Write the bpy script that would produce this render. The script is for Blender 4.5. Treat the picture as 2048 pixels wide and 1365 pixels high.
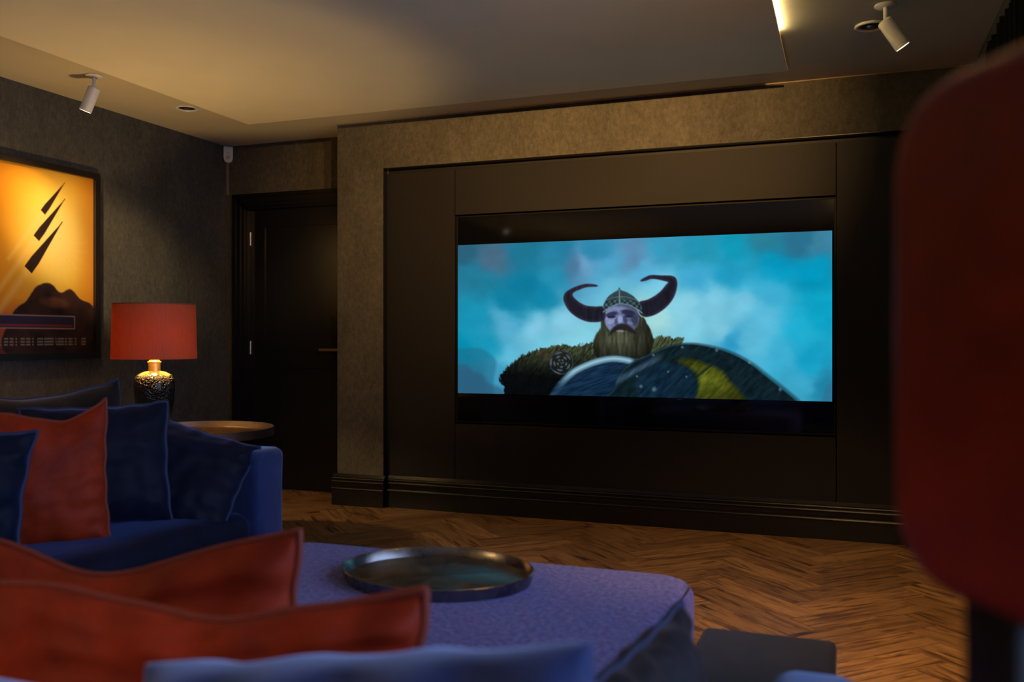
import bpy, bmesh, math, random
import numpy as np
from mathutils import Vector, Matrix, noise

for o in list(bpy.data.objects):
    bpy.data.objects.remove(o, do_unlink=True)
SC = bpy.context.scene
C = SC.collection
R = math.radians

# ------------------------------------------------------------------ camera
cam = bpy.data.cameras.new('camera')
cam.sensor_width = 36.0
cam.lens = 31.64
cam.shift_y = -0.0027
cam.clip_start = 0.02
cam.dof.use_dof = True
cam.dof.focus_distance = 5.2
cam.dof.aperture_fstop = 2.8
camo = bpy.data.objects.new('camera', cam)
camo.location = (0, 0, 1.07)
camo.rotation_euler = (R(90), 0, R(20.4))
C.objects.link(camo)
SC.camera = camo

# ------------------------------------------------------------------ world, window daylight, exposure
world = bpy.data.worlds.new('world')
SC.world = world
world.use_nodes = True
wb = world.node_tree.nodes['Background']
wb.inputs[0].default_value = (0.30, 0.45, 0.80, 1)
wb.inputs[1].default_value = 0.05


def area(name, loc, rot, sx, sy, power, color):
    l = bpy.data.lights.new(name, 'AREA')
    l.shape = 'RECTANGLE'
    l.size = sx
    l.size_y = sy
    l.energy = power
    l.color = color
    o = bpy.data.objects.new(name, l)
    o.location = loc
    o.rotation_euler = rot
    C.objects.link(o)
    return o


# daylight entering through the window of the right wall
area('window_daylight', (0.80, 1.25, 1.35), (0, R(90), 0), 1.5, 3.6, 62.0, (0.45, 0.60, 1.0))

vs = SC.view_settings
vs.view_transform = 'Standard'
vs.look = 'None'
vs.exposure = 0.0
vs.gamma = 1.0
vs.use_curve_mapping = False

# ------------------------------------------------------------------ helpers


def tag(o, label=None, cat=None, group=None, kind=None):
    if label:
        o['label'] = label
    if cat:
        o['category'] = cat
    if group:
        o['group'] = group
    if kind:
        o['kind'] = kind
    return o


def empty(name, loc=(0, 0, 0), rz=0.0, label=None, cat=None, group=None, kind=None):
    o = bpy.data.objects.new(name, None)
    o.empty_display_size = 0.05
    o.location = loc
    o.rotation_euler = (0, 0, rz)
    C.objects.link(o)
    return tag(o, label, cat, group, kind)


def link(name, me, mat=None, parent=None, smooth=False, auto=None):
    if mat is not None:
        me.materials.append(mat)
    if smooth:
        me.polygons.foreach_set('use_smooth', [True] * len(me.polygons))
    if auto is not None:
        me.set_sharp_from_angle(angle=R(auto))
    o = bpy.data.objects.new(name, me)
    C.objects.link(o)
    if parent is not None:
        o.parent = parent
    return o


def bm_obj(name, bm, mat=None, parent=None, smooth=False, auto=None):
    bmesh.ops.recalc_face_normals(bm, faces=bm.faces)
    me = bpy.data.meshes.new(name)
    bm.to_mesh(me)
    bm.free()
    return link(name, me, mat, parent, smooth, auto)


def add_box(bm, lo, hi):
    x0, y0, z0 = lo
    x1, y1, z1 = hi
    v = [bm.verts.new(p) for p in ((x0, y0, z0), (x1, y0, z0), (x1, y1, z0), (x0, y1, z0),
                                   (x0, y0, z1), (x1, y0, z1), (x1, y1, z1), (x0, y1, z1))]
    for f in ((0, 3, 2, 1), (4, 5, 6, 7), (0, 1, 5, 4), (1, 2, 6, 5), (2, 3, 7, 6), (3, 0, 4, 7)):
        bm.faces.new([v[i] for i in f])
    return v


def box(name, lo, hi, mat, parent=None, bevel=0.0, seg=2):
    bm = bmesh.new()
    add_box(bm, lo, hi)
    if bevel > 0:
        bmesh.ops.bevel(bm, geom=list(bm.edges), offset=bevel, segments=seg, profile=0.5, affect='EDGES')
    return bm_obj(name, bm, mat, parent, smooth=bevel > 0, auto=40 if bevel > 0 else None)


def lathe(name, prof, mat, parent=None, n=48, loc=(0, 0, 0), closed=False, auto=40, sx=1.0, sy=1.0):
    vs_, fs = [], []
    m = len(prof)
    for i in range(n):
        a = 2 * math.pi * i / n
        for r, z in prof:
            vs_.append((loc[0] + sx * r * math.cos(a), loc[1] + sy * r * math.sin(a), loc[2] + z))
    for i in range(n):
        j = (i + 1) % n
        for k in range(m - 1 if not closed else m):
            k2 = (k + 1) % m
            fs.append((i * m + k, j * m + k, j * m + k2, i * m + k2))
    bm = bmesh.new()
    V = [bm.verts.new(p) for p in vs_]
    for f in fs:
        try:
            bm.faces.new([V[i] for i in f])
        except ValueError:
            pass
    bmesh.ops.remove_doubles(bm, verts=bm.verts, dist=1e-5)
    return bm_obj(name, bm, mat, parent, smooth=True, auto=auto)


def tube_mesh(bm, pts, r, n=8, closed=False):
    pts = [Vector(p) for p in pts]
    N = len(pts)
    rings = []
    up = Vector((0, 0, 1))
    for i, p in enumerate(pts):
        if closed:
            d = pts[(i + 1) % N] - pts[i - 1]
        else:
            d = pts[min(i + 1, N - 1)] - pts[max(i - 1, 0)]
        d.normalize()
        a = d.cross(up)
        if a.length < 1e-3:
            a = d.cross(Vector((1, 0, 0)))
        a.normalize()
        b = d.cross(a)
        rr = r[i] if isinstance(r, (list, tuple)) else r
        rings.append([bm.verts.new(p + rr * (math.cos(2 * math.pi * k / n) * a + math.sin(2 * math.pi * k / n) * b)) for k in range(n)])
    for i in range(N if closed else N - 1):
        A, B = rings[i], rings[(i + 1) % N]
        # match ring twist
        best = 0
        if closed and i == N - 1:
            best = min(range(n), key=lambda s: (A[0].co - B[s].co).length)
        for k in range(n):
            bm.faces.new((A[k], A[(k + 1) % n], B[(k + 1 + best) % n], B[(k + best) % n]))
    if not closed:
        bm.faces.new(rings[0])
        bm.faces.new(rings[-1][::-1])


def tube(name, pts, r, mat, parent=None, n=8, closed=False):
    bm = bmesh.new()
    tube_mesh(bm, pts, r, n, closed)
    return bm_obj(name, bm, mat, parent, smooth=True, auto=50)


def extrude_profile(name, prof, p0, p1, mat, parent=None, auto=25):
    """prof: (out, z) polygon, swept from p0 to p1 in plan; 'out' is to the right of travel."""
    p0, p1 = Vector((*p0, 0)), Vector((*p1, 0))
    d = (p1 - p0).normalized()
    out = Vector((d.y, -d.x, 0))
    bm = bmesh.new()
    A = [bm.verts.new(p0 + out * a + Vector((0, 0, z))) for a, z in prof]
    B = [bm.verts.new(p1 + out * a + Vector((0, 0, z))) for a, z in prof]
    n = len(prof)
    for i in range(n):
        j = (i + 1) % n
        bm.faces.new((A[i], A[j], B[j], B[i]))
    bm.faces.new(A[::-1])
    bm.faces.new(B)
    return bm_obj(name, bm, mat, parent, smooth=True, auto=auto)


# ------------------------------------------------------------------ materials
MATS = {}


def new_mat(name):
    m = bpy.data.materials.new(name)
    m.use_nodes = True
    nt = m.node_tree
    b = nt.nodes['Principled BSDF']
    MATS[name] = m
    return m, nt, b


def node(nt, typ, **kw):
    n = nt.nodes.new(typ)
    for k, v in kw.items():
        if k.startswith('_'):
            setattr(n, k[1:], v)
        else:
            n.inputs[k.replace('~', ' ')].default_value = v
    return n


def ramp(nt, fac, stops):
    r = nt.nodes.new('ShaderNodeValToRGB')
    e = r.color_ramp.elements
    while len(e) < len(stops):
        e.new(0.5)
    for i, (p, col) in enumerate(stops):
        e[i].position = p
        e[i].color = (*col, 1) if len(col) == 3 else col
    nt.links.new(fac, r.inputs[0])
    return r


def bump(nt, b, height, strength=0.2, dist=0.01):
    n = nt.nodes.new('ShaderNodeBump')
    n.inputs['Strength'].default_value = strength
    n.inputs['Distance'].default_value = dist
    nt.links.new(height, n.inputs['Height'])
    nt.links.new(n.outputs[0], b.inputs['Normal'])
    return n


def simple(name, col, rough=0.5, metal=0.0, **kw):
    m, nt, b = new_mat(name)
    tc = nt.nodes.new('ShaderNodeTexCoord')
    nz = node(nt, 'ShaderNodeTexNoise', Scale=kw.get('scale', 30.0), Detail=4.0)
    nt.links.new(tc.outputs['Object'], nz.inputs['Vector'])
    v = kw.get('var', 0.08)
    r = ramp(nt, nz.outputs['Fac'], [(0.3, tuple(c * (1 - v) for c in col)), (0.7, tuple(min(1, c * (1 + v)) for c in col))])
    nt.links.new(r.outputs[0], b.inputs['Base Color'])
    b.inputs['Roughness'].default_value = rough
    b.inputs['Metallic'].default_value = metal
    if 'coat' in kw:
        b.inputs['Coat Weight'].default_value = kw['coat']
        b.inputs['Coat Roughness'].default_value = kw.get('coat_rough', 0.05)
    if 'spec' in kw:
        b.inputs['Specular IOR Level'].default_value = kw['spec']
    if kw.get('bump'):
        bump(nt, b, nz.outputs['Fac'], kw['bump'], 0.002)
    return m


def velvet(name, col, sheen_col, sheen=1.0, rough=0.6, sheen_rough=0.35, var=0.35):
    m, nt, b = new_mat(name)
    tc = nt.nodes.new('ShaderNodeTexCoord')
    n1 = node(nt, 'ShaderNodeTexNoise', Scale=9.0, Detail=5.0, Roughness=0.6, Distortion=0.4)
    n2 = node(nt, 'ShaderNodeTexNoise', Scale=420.0, Detail=2.0)
    nt.links.new(tc.outputs['Object'], n1.inputs['Vector'])
    nt.links.new(tc.outputs['Object'], n2.inputs['Vector'])
    r = ramp(nt, n1.outputs['Fac'], [(0.3, tuple(c * (1 - var) for c in col)), (0.7, tuple(c * (1 + var) for c in col))])
    nt.links.new(r.outputs[0], b.inputs['Base Color'])
    b.inputs['Roughness'].default_value = rough
    b.inputs['Specular IOR Level'].default_value = 0.15
    b.inputs['Sheen Weight'].default_value = sheen
    b.inputs['Sheen Roughness'].default_value = sheen_rough
    b.inputs['Sheen Tint'].default_value = (*sheen_col, 1)
    mx = nt.nodes.new('ShaderNodeMath')
    mx.operation = 'MULTIPLY_ADD'
    mx.inputs[1].default_value = 0.25
    nt.links.new(n2.outputs['Fac'], mx.inputs[0])
    nt.links.new(n1.outputs['Fac'], mx.inputs[2])
    bump(nt, b, mx.outputs[0], 0.25, 0.004)
    return m


M_navy = velvet('navy_velvet', (0.0018, 0.0038, 0.016), (0.26, 0.38, 1.0), 0.75, sheen_rough=0.38)
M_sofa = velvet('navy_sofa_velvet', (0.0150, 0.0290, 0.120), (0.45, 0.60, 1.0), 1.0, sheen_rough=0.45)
M_seat_shaded = velvet('navy_seat_velvet_shaded', (0.0022, 0.0045, 0.018), (0.26, 0.38, 1.0), 0.30, sheen_rough=0.42)  # darker, duller copy of the navy velvet; the seat's shade is in its colour
M_navy2 = velvet('dusky_navy_velvet', (0.009, 0.008, 0.012), (0.80, 0.68, 0.75), 0.30)
M_rust = velvet('rust_velvet', (0.250, 0.022, 0.005), (1.0, 0.22, 0.12), 0.10)
M_rust_pipe = simple('rust_piping', (0.21, 0.026, 0.008), 0.7)
M_navy_pipe = simple('navy_piping', (0.008, 0.015, 0.065), 0.6)
M_stool = velvet('stool_leather', (0.210, 0.024, 0.004), (1.0, 0.5, 0.3), 0.05, 0.5)
M_black = simple('black_satin_paint', (0.005, 0.005, 0.007), 0.26, spec=0.5)
M_blackmetal = simple('black_metal', (0.008, 0.008, 0.009), 0.4, 0.3)
M_groove = simple('black_shadow_gap', (0.003, 0.003, 0.004), 0.6)
M_ceil_shaded = simple('ceiling_paint_shaded', (0.52, 0.475, 0.34), 0.9, scale=3.0, var=0.03)  # darker than the raft: shade on the ceiling strips put into the colour
M_ceil_lit = simple('ceiling_paint_lit', (0.74, 0.69, 0.50), 0.9, scale=3.0, var=0.03)  # lighter copy of the ceiling paint, so the raft edge stands out as lit
M_white = simple('white_enamel', (0.72, 0.70, 0.62), 0.4)
M_plastic = simple('white_plastic', (0.62, 0.60, 0.54), 0.45)
M_steel = simple('brushed_steel', (0.60, 0.58, 0.54), 0.3, 1.0)
M_bronze = simple('bronze', (0.42, 0.27, 0.16), 0.35, 1.0)
M_gold = simple('brass', (0.80, 0.54, 0.20), 0.42, 1.0)
M_copperrim = simple('copper_bronze_rim', (0.15, 0.105, 0.085), 0.42, 1.0, bump=0.2)
M_frame = simple('black_picture_frame', (0.010, 0.008, 0.007), 0.35)
M_bezel = simple('tv_bezel', (0.004, 0.004, 0.004), 0.55, spec=0.2)

# panel paint
M_panel = simple('charcoal_panel_paint', (0.0085, 0.0080, 0.0088), 0.60, scale=4.0, var=0.05, spec=0.3)

# wallpaper
def wallpaper():
    m, nt, b = new_mat('mottled_wallpaper')
    tc = nt.nodes.new('ShaderNodeTexCoord')
    mp = node(nt, 'ShaderNodeMapping')
    mp.inputs['Scale'].default_value = (1.0, 1.0, 0.6)
    nt.links.new(tc.outputs['Object'], mp.inputs['Vector'])
    n1 = node(nt, 'ShaderNodeTexNoise', Scale=52.0, Detail=8.0, Roughness=0.72, Distortion=0.4)
    n2 = node(nt, 'ShaderNodeTexNoise', Scale=5.0, Detail=4.0, Roughness=0.6)
    n3 = node(nt, 'ShaderNodeTexNoise', Scale=180.0, Detail=3.0, Roughness=0.7)
    for n in (n1, n2, n3):
        nt.links.new(mp.outputs[0], n.inputs['Vector'])
    r1 = ramp(nt, n1.outputs['Fac'], [(0.32, (0.054, 0.051, 0.041)), (0.5, (0.077, 0.073, 0.059)), (0.68, (0.106, 0.101, 0.083))])
    r2 = ramp(nt, n2.outputs['Fac'], [(0.3, (0.8, 0.8, 0.8)), (0.7, (1.1, 1.1, 1.1))])
    mul = nt.nodes.new('ShaderNodeMix')
    mul.data_type = 'RGBA'
    mul.blend_type = 'MULTIPLY'
    mul.inputs[0].default_value = 1.0
    nt.links.new(r1.outputs[0], mul.inputs[6])
    nt.links.new(r2.outputs[0], mul.inputs[7])
    nt.links.new(mul.outputs[2], b.inputs['Base Color'])
    b.inputs['Roughness'].default_value = 0.75
    b.inputs['Specular IOR Level'].default_value = 0.2
    ad = nt.nodes.new('ShaderNodeMath')
    ad.operation = 'MULTIPLY_ADD'
    ad.inputs[1].default_value = 0.4
    nt.links.new(n3.outputs['Fac'], ad.inputs[0])
    nt.links.new(n1.outputs['Fac'], ad.inputs[2])
    bump(nt, b, ad.outputs[0], 0.35, 0.004)
    return m


M_wall = wallpaper()


def wood():
    m, nt, b = new_mat('oak_plank')
    tc = nt.nodes.new('ShaderNodeTexCoord')
    oi = nt.nodes.new('ShaderNodeObjectInfo')
    off = nt.nodes.new('ShaderNodeVectorMath')
    off.operation = 'MULTIPLY_ADD'
    off.inputs[1].default_value = (37.0, 53.0, 71.0)
    nt.links.new(oi.outputs['Random'], off.inputs[0])
    nt.links.new(tc.outputs['Object'], off.inputs[2])
    mp = node(nt, 'ShaderNodeMapping')
    mp.inputs['Scale'].default_value = (1.3, 15.0, 1.0)
    nt.links.new(off.outputs[0], mp.inputs['Vector'])
    n1 = node(nt, 'ShaderNodeTexNoise', Scale=2.2, Detail=7.0, Roughness=0.62, Distortion=1.3)
    nt.links.new(mp.outputs[0], n1.inputs['Vector'])
    r1 = ramp(nt, n1.outputs['Fac'], [(0.34, (0.050, 0.022, 0.008)), (0.45, (0.180, 0.090, 0.035)), (0.56, (0.330, 0.180, 0.074)), (0.66, (0.110, 0.050, 0.019))])
    r2 = ramp(nt, oi.outputs['Random'], [(0.0, (0.72, 0.70, 0.68)), (0.5, (0.98, 0.96, 0.94)), (1.0, (1.25, 1.25, 1.25))])
    mul = nt.nodes.new('ShaderNodeMix')
    mul.data_type = 'RGBA'
    mul.blend_type = 'MULTIPLY'
    mul.inputs[0].default_value = 1.0
    nt.links.new(r1.outputs[0], mul.inputs[6])
    nt.links.new(r2.outputs[0], mul.inputs[7])
    nt.links.new(mul.outputs[2], b.inputs['Base Color'])
    b.inputs['Roughness'].default_value = 0.42
    b.inputs['Specular IOR Level'].default_value = 0.4
    bump(nt, b, n1.outputs['Fac'], 0.25, 0.002)
    return m


M_wood = wood()


def chenille():
    m, nt, b = new_mat('blue_chenille')
    tc = nt.nodes.new('ShaderNodeTexCoord')
    n1 = node(nt, 'ShaderNodeTexNoise', Scale=72.0, Detail=3.0, Roughness=0.8)
    n2 = node(nt, 'ShaderNodeTexNoise', Scale=230.0, Detail=2.0, Roughness=0.8)
    n3 = node(nt, 'ShaderNodeTexNoise', Scale=4.0, Detail=3.0)
    for n in (n1, n2, n3):
        nt.links.new(tc.outputs['Object'], n.inputs['Vector'])
    r1 = ramp(nt, n1.outputs['Fac'], [(0.30, (0.030, 0.032, 0.115)), (0.48, (0.080, 0.080, 0.260)), (0.66, (0.180, 0.165, 0.420))])
    r2 = ramp(nt, n2.outputs['Fac'], [(0.60, (0, 0, 0)), (0.72, (1, 1, 1))])
    mx = nt.nodes.new('ShaderNodeMix')
    mx.data_type = 'RGBA'
    f = nt.nodes.new('ShaderNodeMath')
    f.operation = 'MULTIPLY'
    f.inputs[1].default_value = 0.55
    nt.links.new(r2.outputs[0], f.inputs[0])
    nt.links.new(f.outputs[0], mx.inputs[0])
    nt.links.new(r1.outputs[0], mx.inputs[6])
    mx.inputs[7].default_value = (0.30, 0.19, 0.16, 1)
    nt.links.new(mx.outputs[2], b.inputs['Base Color'])
    b.inputs['Roughness'].default_value = 0.9
    b.inputs['Specular IOR Level'].default_value = 0.1
    b.inputs['Sheen Weight'].default_value = 0.3
    b.inputs['Sheen Tint'].default_value = (0.6, 0.6, 1.0, 1)
    bump(nt, b, n1.outputs['Fac'], 0.8, 0.006)
    return m


M_chen = chenille()
M_chen_seam = simple('ottoman_seam', (0.10, 0.055, 0.045), 0.8)


def shade_mat():
    m, nt, b = new_mat('rust_lampshade')
    tc = nt.nodes.new('ShaderNodeTexCoord')
    mp = node(nt, 'ShaderNodeMapping')
    mp.inputs['Scale'].default_value = (300, 300, 20)
    nt.links.new(tc.outputs['Object'], mp.inputs['Vector'])
    nz = node(nt, 'ShaderNodeTexNoise', Scale=1.0, Detail=2.0)
    nt.links.new(mp.outputs[0], nz.inputs['Vector'])
    r = ramp(nt, nz.outputs['Fac'], [(0.3, (0.60, 0.140, 0.046)), (0.7, (0.72, 0.175, 0.058))])
    nt.links.new(r.outputs[0], b.inputs['Base Color'])
    b.inputs['Roughness'].default_value = 0.6
    b.inputs['Specular IOR Level'].default_value = 0.3
    tl = nt.nodes.new('ShaderNodeBsdfTranslucent')
    tl.inputs[0].default_value = (0.90, 0.26, 0.06, 1)
    mx = nt.nodes.new('ShaderNodeMixShader')
    mx.inputs[0].default_value = 0.15
    nt.links.new(b.outputs[0], mx.inputs[1])
    nt.links.new(tl.outputs[0], mx.inputs[2])
    nt.links.new(mx.outputs[0], nt.nodes['Material Output'].inputs[0])
    return m


M_shade = shade_mat()


def lining_mat():
    m, nt, b = new_mat('gold_shade_lining')
    tc = nt.nodes.new('ShaderNodeTexCoord')
    nz = node(nt, 'ShaderNodeTexNoise', Scale=40.0, Detail=2.0)
    nt.links.new(tc.outputs['Object'], nz.inputs['Vector'])
    r = ramp(nt, nz.outputs['Fac'], [(0.3, (0.58, 0.46, 0.24)), (0.7, (0.66, 0.53, 0.28))])
    nt.links.new(r.outputs[0], b.inputs['Base Color'])
    b.inputs['Roughness'].default_value = 0.6
    tl = nt.nodes.new('ShaderNodeBsdfTranslucent')
    tl.inputs[0].default_value = (0.9, 0.8, 0.6, 1)
    mx = nt.nodes.new('ShaderNodeMixShader')
    mx.inputs[0].default_value = 0.22
    nt.links.new(b.outputs[0], mx.inputs[1])
    nt.links.new(tl.outputs[0], mx.inputs[2])
    nt.links.new(mx.outputs[0], nt.nodes['Material Output'].inputs[0])
    return m


M_lining = lining_mat()


def ceramic():
    m, nt, b = new_mat('black_bubble_ceramic')
    tc = nt.nodes.new('ShaderNodeTexCoord')
    vo = node(nt, 'ShaderNodeTexVoronoi', Scale=100.0)
    nz = node(nt, 'ShaderNodeTexNoise', Scale=60.0, Detail=3.0)
    nt.links.new(tc.outputs['Object'], vo.inputs['Vector'])
    nt.links.new(tc.outputs['Object'], nz.inputs['Vector'])
    sep = nt.nodes.new('ShaderNodeSeparateXYZ')
    nt.links.new(tc.outputs['Object'], sep.inputs[0])
    # gold lustre pooled on the shoulder, black glaze below
    wob = nt.nodes.new('ShaderNodeMath')
    wob.operation = 'MULTIPLY_ADD'
    wob.inputs[1].default_value = 0.030
    nt.links.new(nz.outputs['Fac'], wob.inputs[0])
    nt.links.new(sep.outputs['Z'], wob.inputs[2])
    g = ramp(nt, wob.outputs[0], [(0.0, (0, 0, 0)), (1.0, (1, 1, 1))])
    mr = node(nt, 'ShaderNodeMapRange')
    mr.inputs['From Min'].default_value = 0.300
    mr.inputs['From Max'].default_value = 0.310
    nt.links.new(wob.outputs[0], mr.inputs['Value'])
    nt.nodes.remove(g)
    mx = nt.nodes.new('ShaderNodeMix')
    mx.data_type = 'RGBA'
    nt.links.new(mr.outputs[0], mx.inputs[0])
    mx.inputs[6].default_value = (0.006, 0.007, 0.010, 1)
    mx.inputs[7].default_value = (0.40, 0.27, 0.10, 1)
    nt.links.new(mx.outputs[2], b.inputs['Base Color'])
    nt.links.new(mr.outputs[0], b.inputs['Metallic'])
    b.inputs['Roughness'].default_value = 0.16
    b.inputs['Coat Weight'].default_value = 0.3
    b.inputs['Coat Roughness'].default_value = 0.03
    # bubbles fade out towards the foot
    mr2 = node(nt, 'ShaderNodeMapRange')
    mr2.inputs['From Min'].default_value = 0.09
    mr2.inputs['From Max'].default_value = 0.20
    nt.links.new(sep.outputs['Z'], mr2.inputs['Value'])
    mr3 = node(nt, 'ShaderNodeMapRange')
    mr3.inputs['From Min'].default_value = 0.300
    mr3.inputs['From Max'].default_value = 0.274
    nt.links.new(sep.outputs['Z'], mr3.inputs['Value'])
    m1 = nt.nodes.new('ShaderNodeMath'); m1.operation = 'MULTIPLY'
    nt.links.new(mr2.outputs[0], m1.inputs[0]); nt.links.new(mr3.outputs[0], m1.inputs[1])
    m2 = nt.nodes.new('ShaderNodeMath'); m2.operation = 'MULTIPLY'
    nt.links.new(vo.outputs['Distance'], m2.inputs[0]); nt.links.new(m1.outputs[0], m2.inputs[1])
    bump(nt, b, m2.outputs[0], 0.7, 0.010)
    return m


M_ceramic = ceramic()


def tray_metal(name, c0, c1, rough=0.3):
    m, nt, b = new_mat(name)
    tc = nt.nodes.new('ShaderNodeTexCoord')
    n1 = node(nt, 'ShaderNodeTexNoise', Scale=14.0, Detail=6.0, Roughness=0.65)
    n2 = node(nt, 'ShaderNodeTexNoise', Scale=120.0, Detail=3.0)
    nt.links.new(tc.outputs['Object'], n1.inputs['Vector'])
    nt.links.new(tc.outputs['Object'], n2.inputs['Vector'])
    r = ramp(nt, n1.outputs['Fac'], [(0.3, c0), (0.7, c1)])
    nt.links.new(r.outputs[0], b.inputs['Base Color'])
    b.inputs['Metallic'].default_value = 1.0
    rr = ramp(nt, n1.outputs['Fac'], [(0.3, (rough * 0.8,) * 3), (0.7, (rough * 1.5,) * 3)])
    nt.links.new(rr.outputs[0], b.inputs['Roughness'])
    bump(nt, b, n2.outputs['Fac'], 0.08, 0.001)
    return m


M_tray = tray_metal('aged_pewter', (0.11, 0.10, 0.085), (0.22, 0.20, 0.17), 0.34)
M_trayrim = tray_metal('polished_pewter_rim', (0.17, 0.165, 0.16), (0.30, 0.29, 0.285), 0.24)
M_tabletop = tray_metal('aged_copper', (0.060, 0.030, 0.012), (0.110, 0.056, 0.024), 0.40)


def vcol_mat(name, emit):
    m, nt, b = new_mat(name)
    at = nt.nodes.new('ShaderNodeAttribute')
    at.attribute_name = 'Col'
    if emit:
        b.inputs['Base Color'].default_value = (0.002, 0.002, 0.002, 1)
        nt.links.new(at.outputs['Color'], b.inputs['Emission Color'])
        b.inputs['Emission Strength'].default_value = 1.0
        b.inputs['Roughness'].default_value = 0.08
        b.inputs['Specular IOR Level'].default_value = 0.3
    else:
        nt.links.new(at.outputs['Color'], b.inputs['Base Color'])
        b.inputs['Roughness'].default_value = 0.35
        b.inputs['Specular IOR Level'].default_value = 0.2
    return m


M_screen = vcol_mat('screen_picture', True)
M_poster = vcol_mat('poster_print', False)
M_glass = simple('tv_glass', (0.002, 0.002, 0.002), 0.06, spec=0.5)


def emit_mat(name, col, s):
    m, nt, b = new_mat(name)
    b.inputs['Base Color'].default_value = (0.8, 0.8, 0.8, 1)
    b.inputs['Emission Color'].default_value = (*col, 1)
    b.inputs['Emission Strength'].default_value = s
    return m


WARM = (1.0, 0.58, 0.23)
M_lens = emit_mat('lit_lens', (1.0, 0.80, 0.55), 3.0)
M_bulb = emit_mat('lit_bulb', (1.0, 0.66, 0.30), 6.0)
M_led = emit_mat('lit_led', (1.0, 0.76, 0.36), 85.0)


def pane_mat():
    m, nt, b = new_mat('window_pane')
    nt.nodes.remove(b)
    tr = nt.nodes.new('ShaderNodeBsdfTransparent')
    gl = nt.nodes.new('ShaderNodeBsdfGlossy')
    gl.inputs['Roughness'].default_value = 0.02
    fr = nt.nodes.new('ShaderNodeFresnel')
    fr.inputs['IOR'].default_value = 1.45
    mx = nt.nodes.new('ShaderNodeMixShader')
    nt.links.new(fr.outputs[0], mx.inputs[0])
    nt.links.new(tr.outputs[0], mx.inputs[1])
    nt.links.new(gl.outputs[0], mx.inputs[2])
    nt.links.new(mx.outputs[0], nt.nodes['Material Output'].inputs[0])
    return m


M_pane = pane_mat()

# ------------------------------------------------------------------ the room
XL, XR, YM, YD, YB, ZC = -4.18, 0.60, 5.05, 5.36, -2.2, 2.45
XP = -3.08                      # left edge of the projecting media wall
RX0, RX1, RZ1 = -2.745, 0.295, 2.145   # recess that holds the panelling
YP = 5.09                       # face of the panelling

# floor slab and herringbone planks -----------------------------------------
floor = box('floor', (XL - 0.1, YB - 0.1, -0.12), (XR + 0.1, 5.60, -0.006), simple('dark_subfloor', (0.03, 0.016, 0.008), 0.7))
tag(floor, kind='structure')
PW, PL = 0.145, 0.58
NR = PL / PW
random.seed(4)


def clip_poly(poly, axis, val, keep_less):
    out = []
    for i in range(len(poly)):
        a, b_ = poly[i], poly[(i + 1) % len(poly)]
        ia = (a[axis] <= val) == keep_less
        ib = (b_[axis] <= val) == keep_less
        if ia:
            out.append(a)
        if ia != ib:
            t = (val - a[axis]) / (b_[axis] - a[axis])
            out.append((a[0] + t * (b_[0] - a[0]), a[1] + t * (b_[1] - a[1])))
    return out


def plank_geom(poly, top=0.0, bot=-0.0055):
    n = len(poly)
    v = [(x, y, bot) for x, y in poly] + [(x, y, top) for x, y in poly]
    f = [tuple(range(n, 2 * n))] + [(i, (i + 1) % n, n + (i + 1) % n, n + i) for i in range(n)]
    return v, f


n_i = 4  # plank length in plank widths
cand = []
s2 = math.sqrt(0.5)
for m in range(-90, 110):
    for j in range(-24, 24):
        for kind in (0, 1):
            if kind == 0:
                cx, cy, ang = m + n_i / 2, m + 0.5, 0.0
            else:
                cx, cy, ang = m + n_i + 0.5, m + 1 - n_i / 2, 90.0
            cx += 2 * n_i * j
            X = (cx - cy) * s2 * PW - 0.10
            Y = (cx + cy) * s2 * PW + 0.0
            if XL - 0.4 < X < XR + 0.4 and YB - 0.4 < Y < 5.9:
                cand.append((X, Y, ang + 45.0))
g = 0.0012
hw, hl = PW / 2 - g, PL / 2 - g
base_poly = [(-hl, -hw), (hl, -hw), (hl, hw), (-hl, hw)]
v, f = plank_geom(base_poly)
pm = bpy.data.meshes.new('plank')
pm.from_pydata(v, [], f)
pm.materials.append(M_wood)
rest_v, rest_f = [], []


def in_view(X, Y):
    d = -0.3486 * X + 0.9373 * Y
    l = 0.9373 * X + 0.3486 * Y
    if d < 1.0:
        return False
    u = 1024 + 1800 * l / d
    w = 677 + 1800 * 1.07 / d
    if not (520 < u < 2120 and w < 1420):
        return False
    if -1.70 < X < -0.30 and Y < 2.30:
        return False
    if -3.2 < X < -1.9 and Y < 2.9:
        return False
    if -1.9 < X < -1.6 and Y < 2.3:
        return False
    if X < -0.3 and Y < 1.9:
        return False
    if -0.4 < X < -0.02 and Y < 2.2:
        return False
    return Y > 1.3


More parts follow.
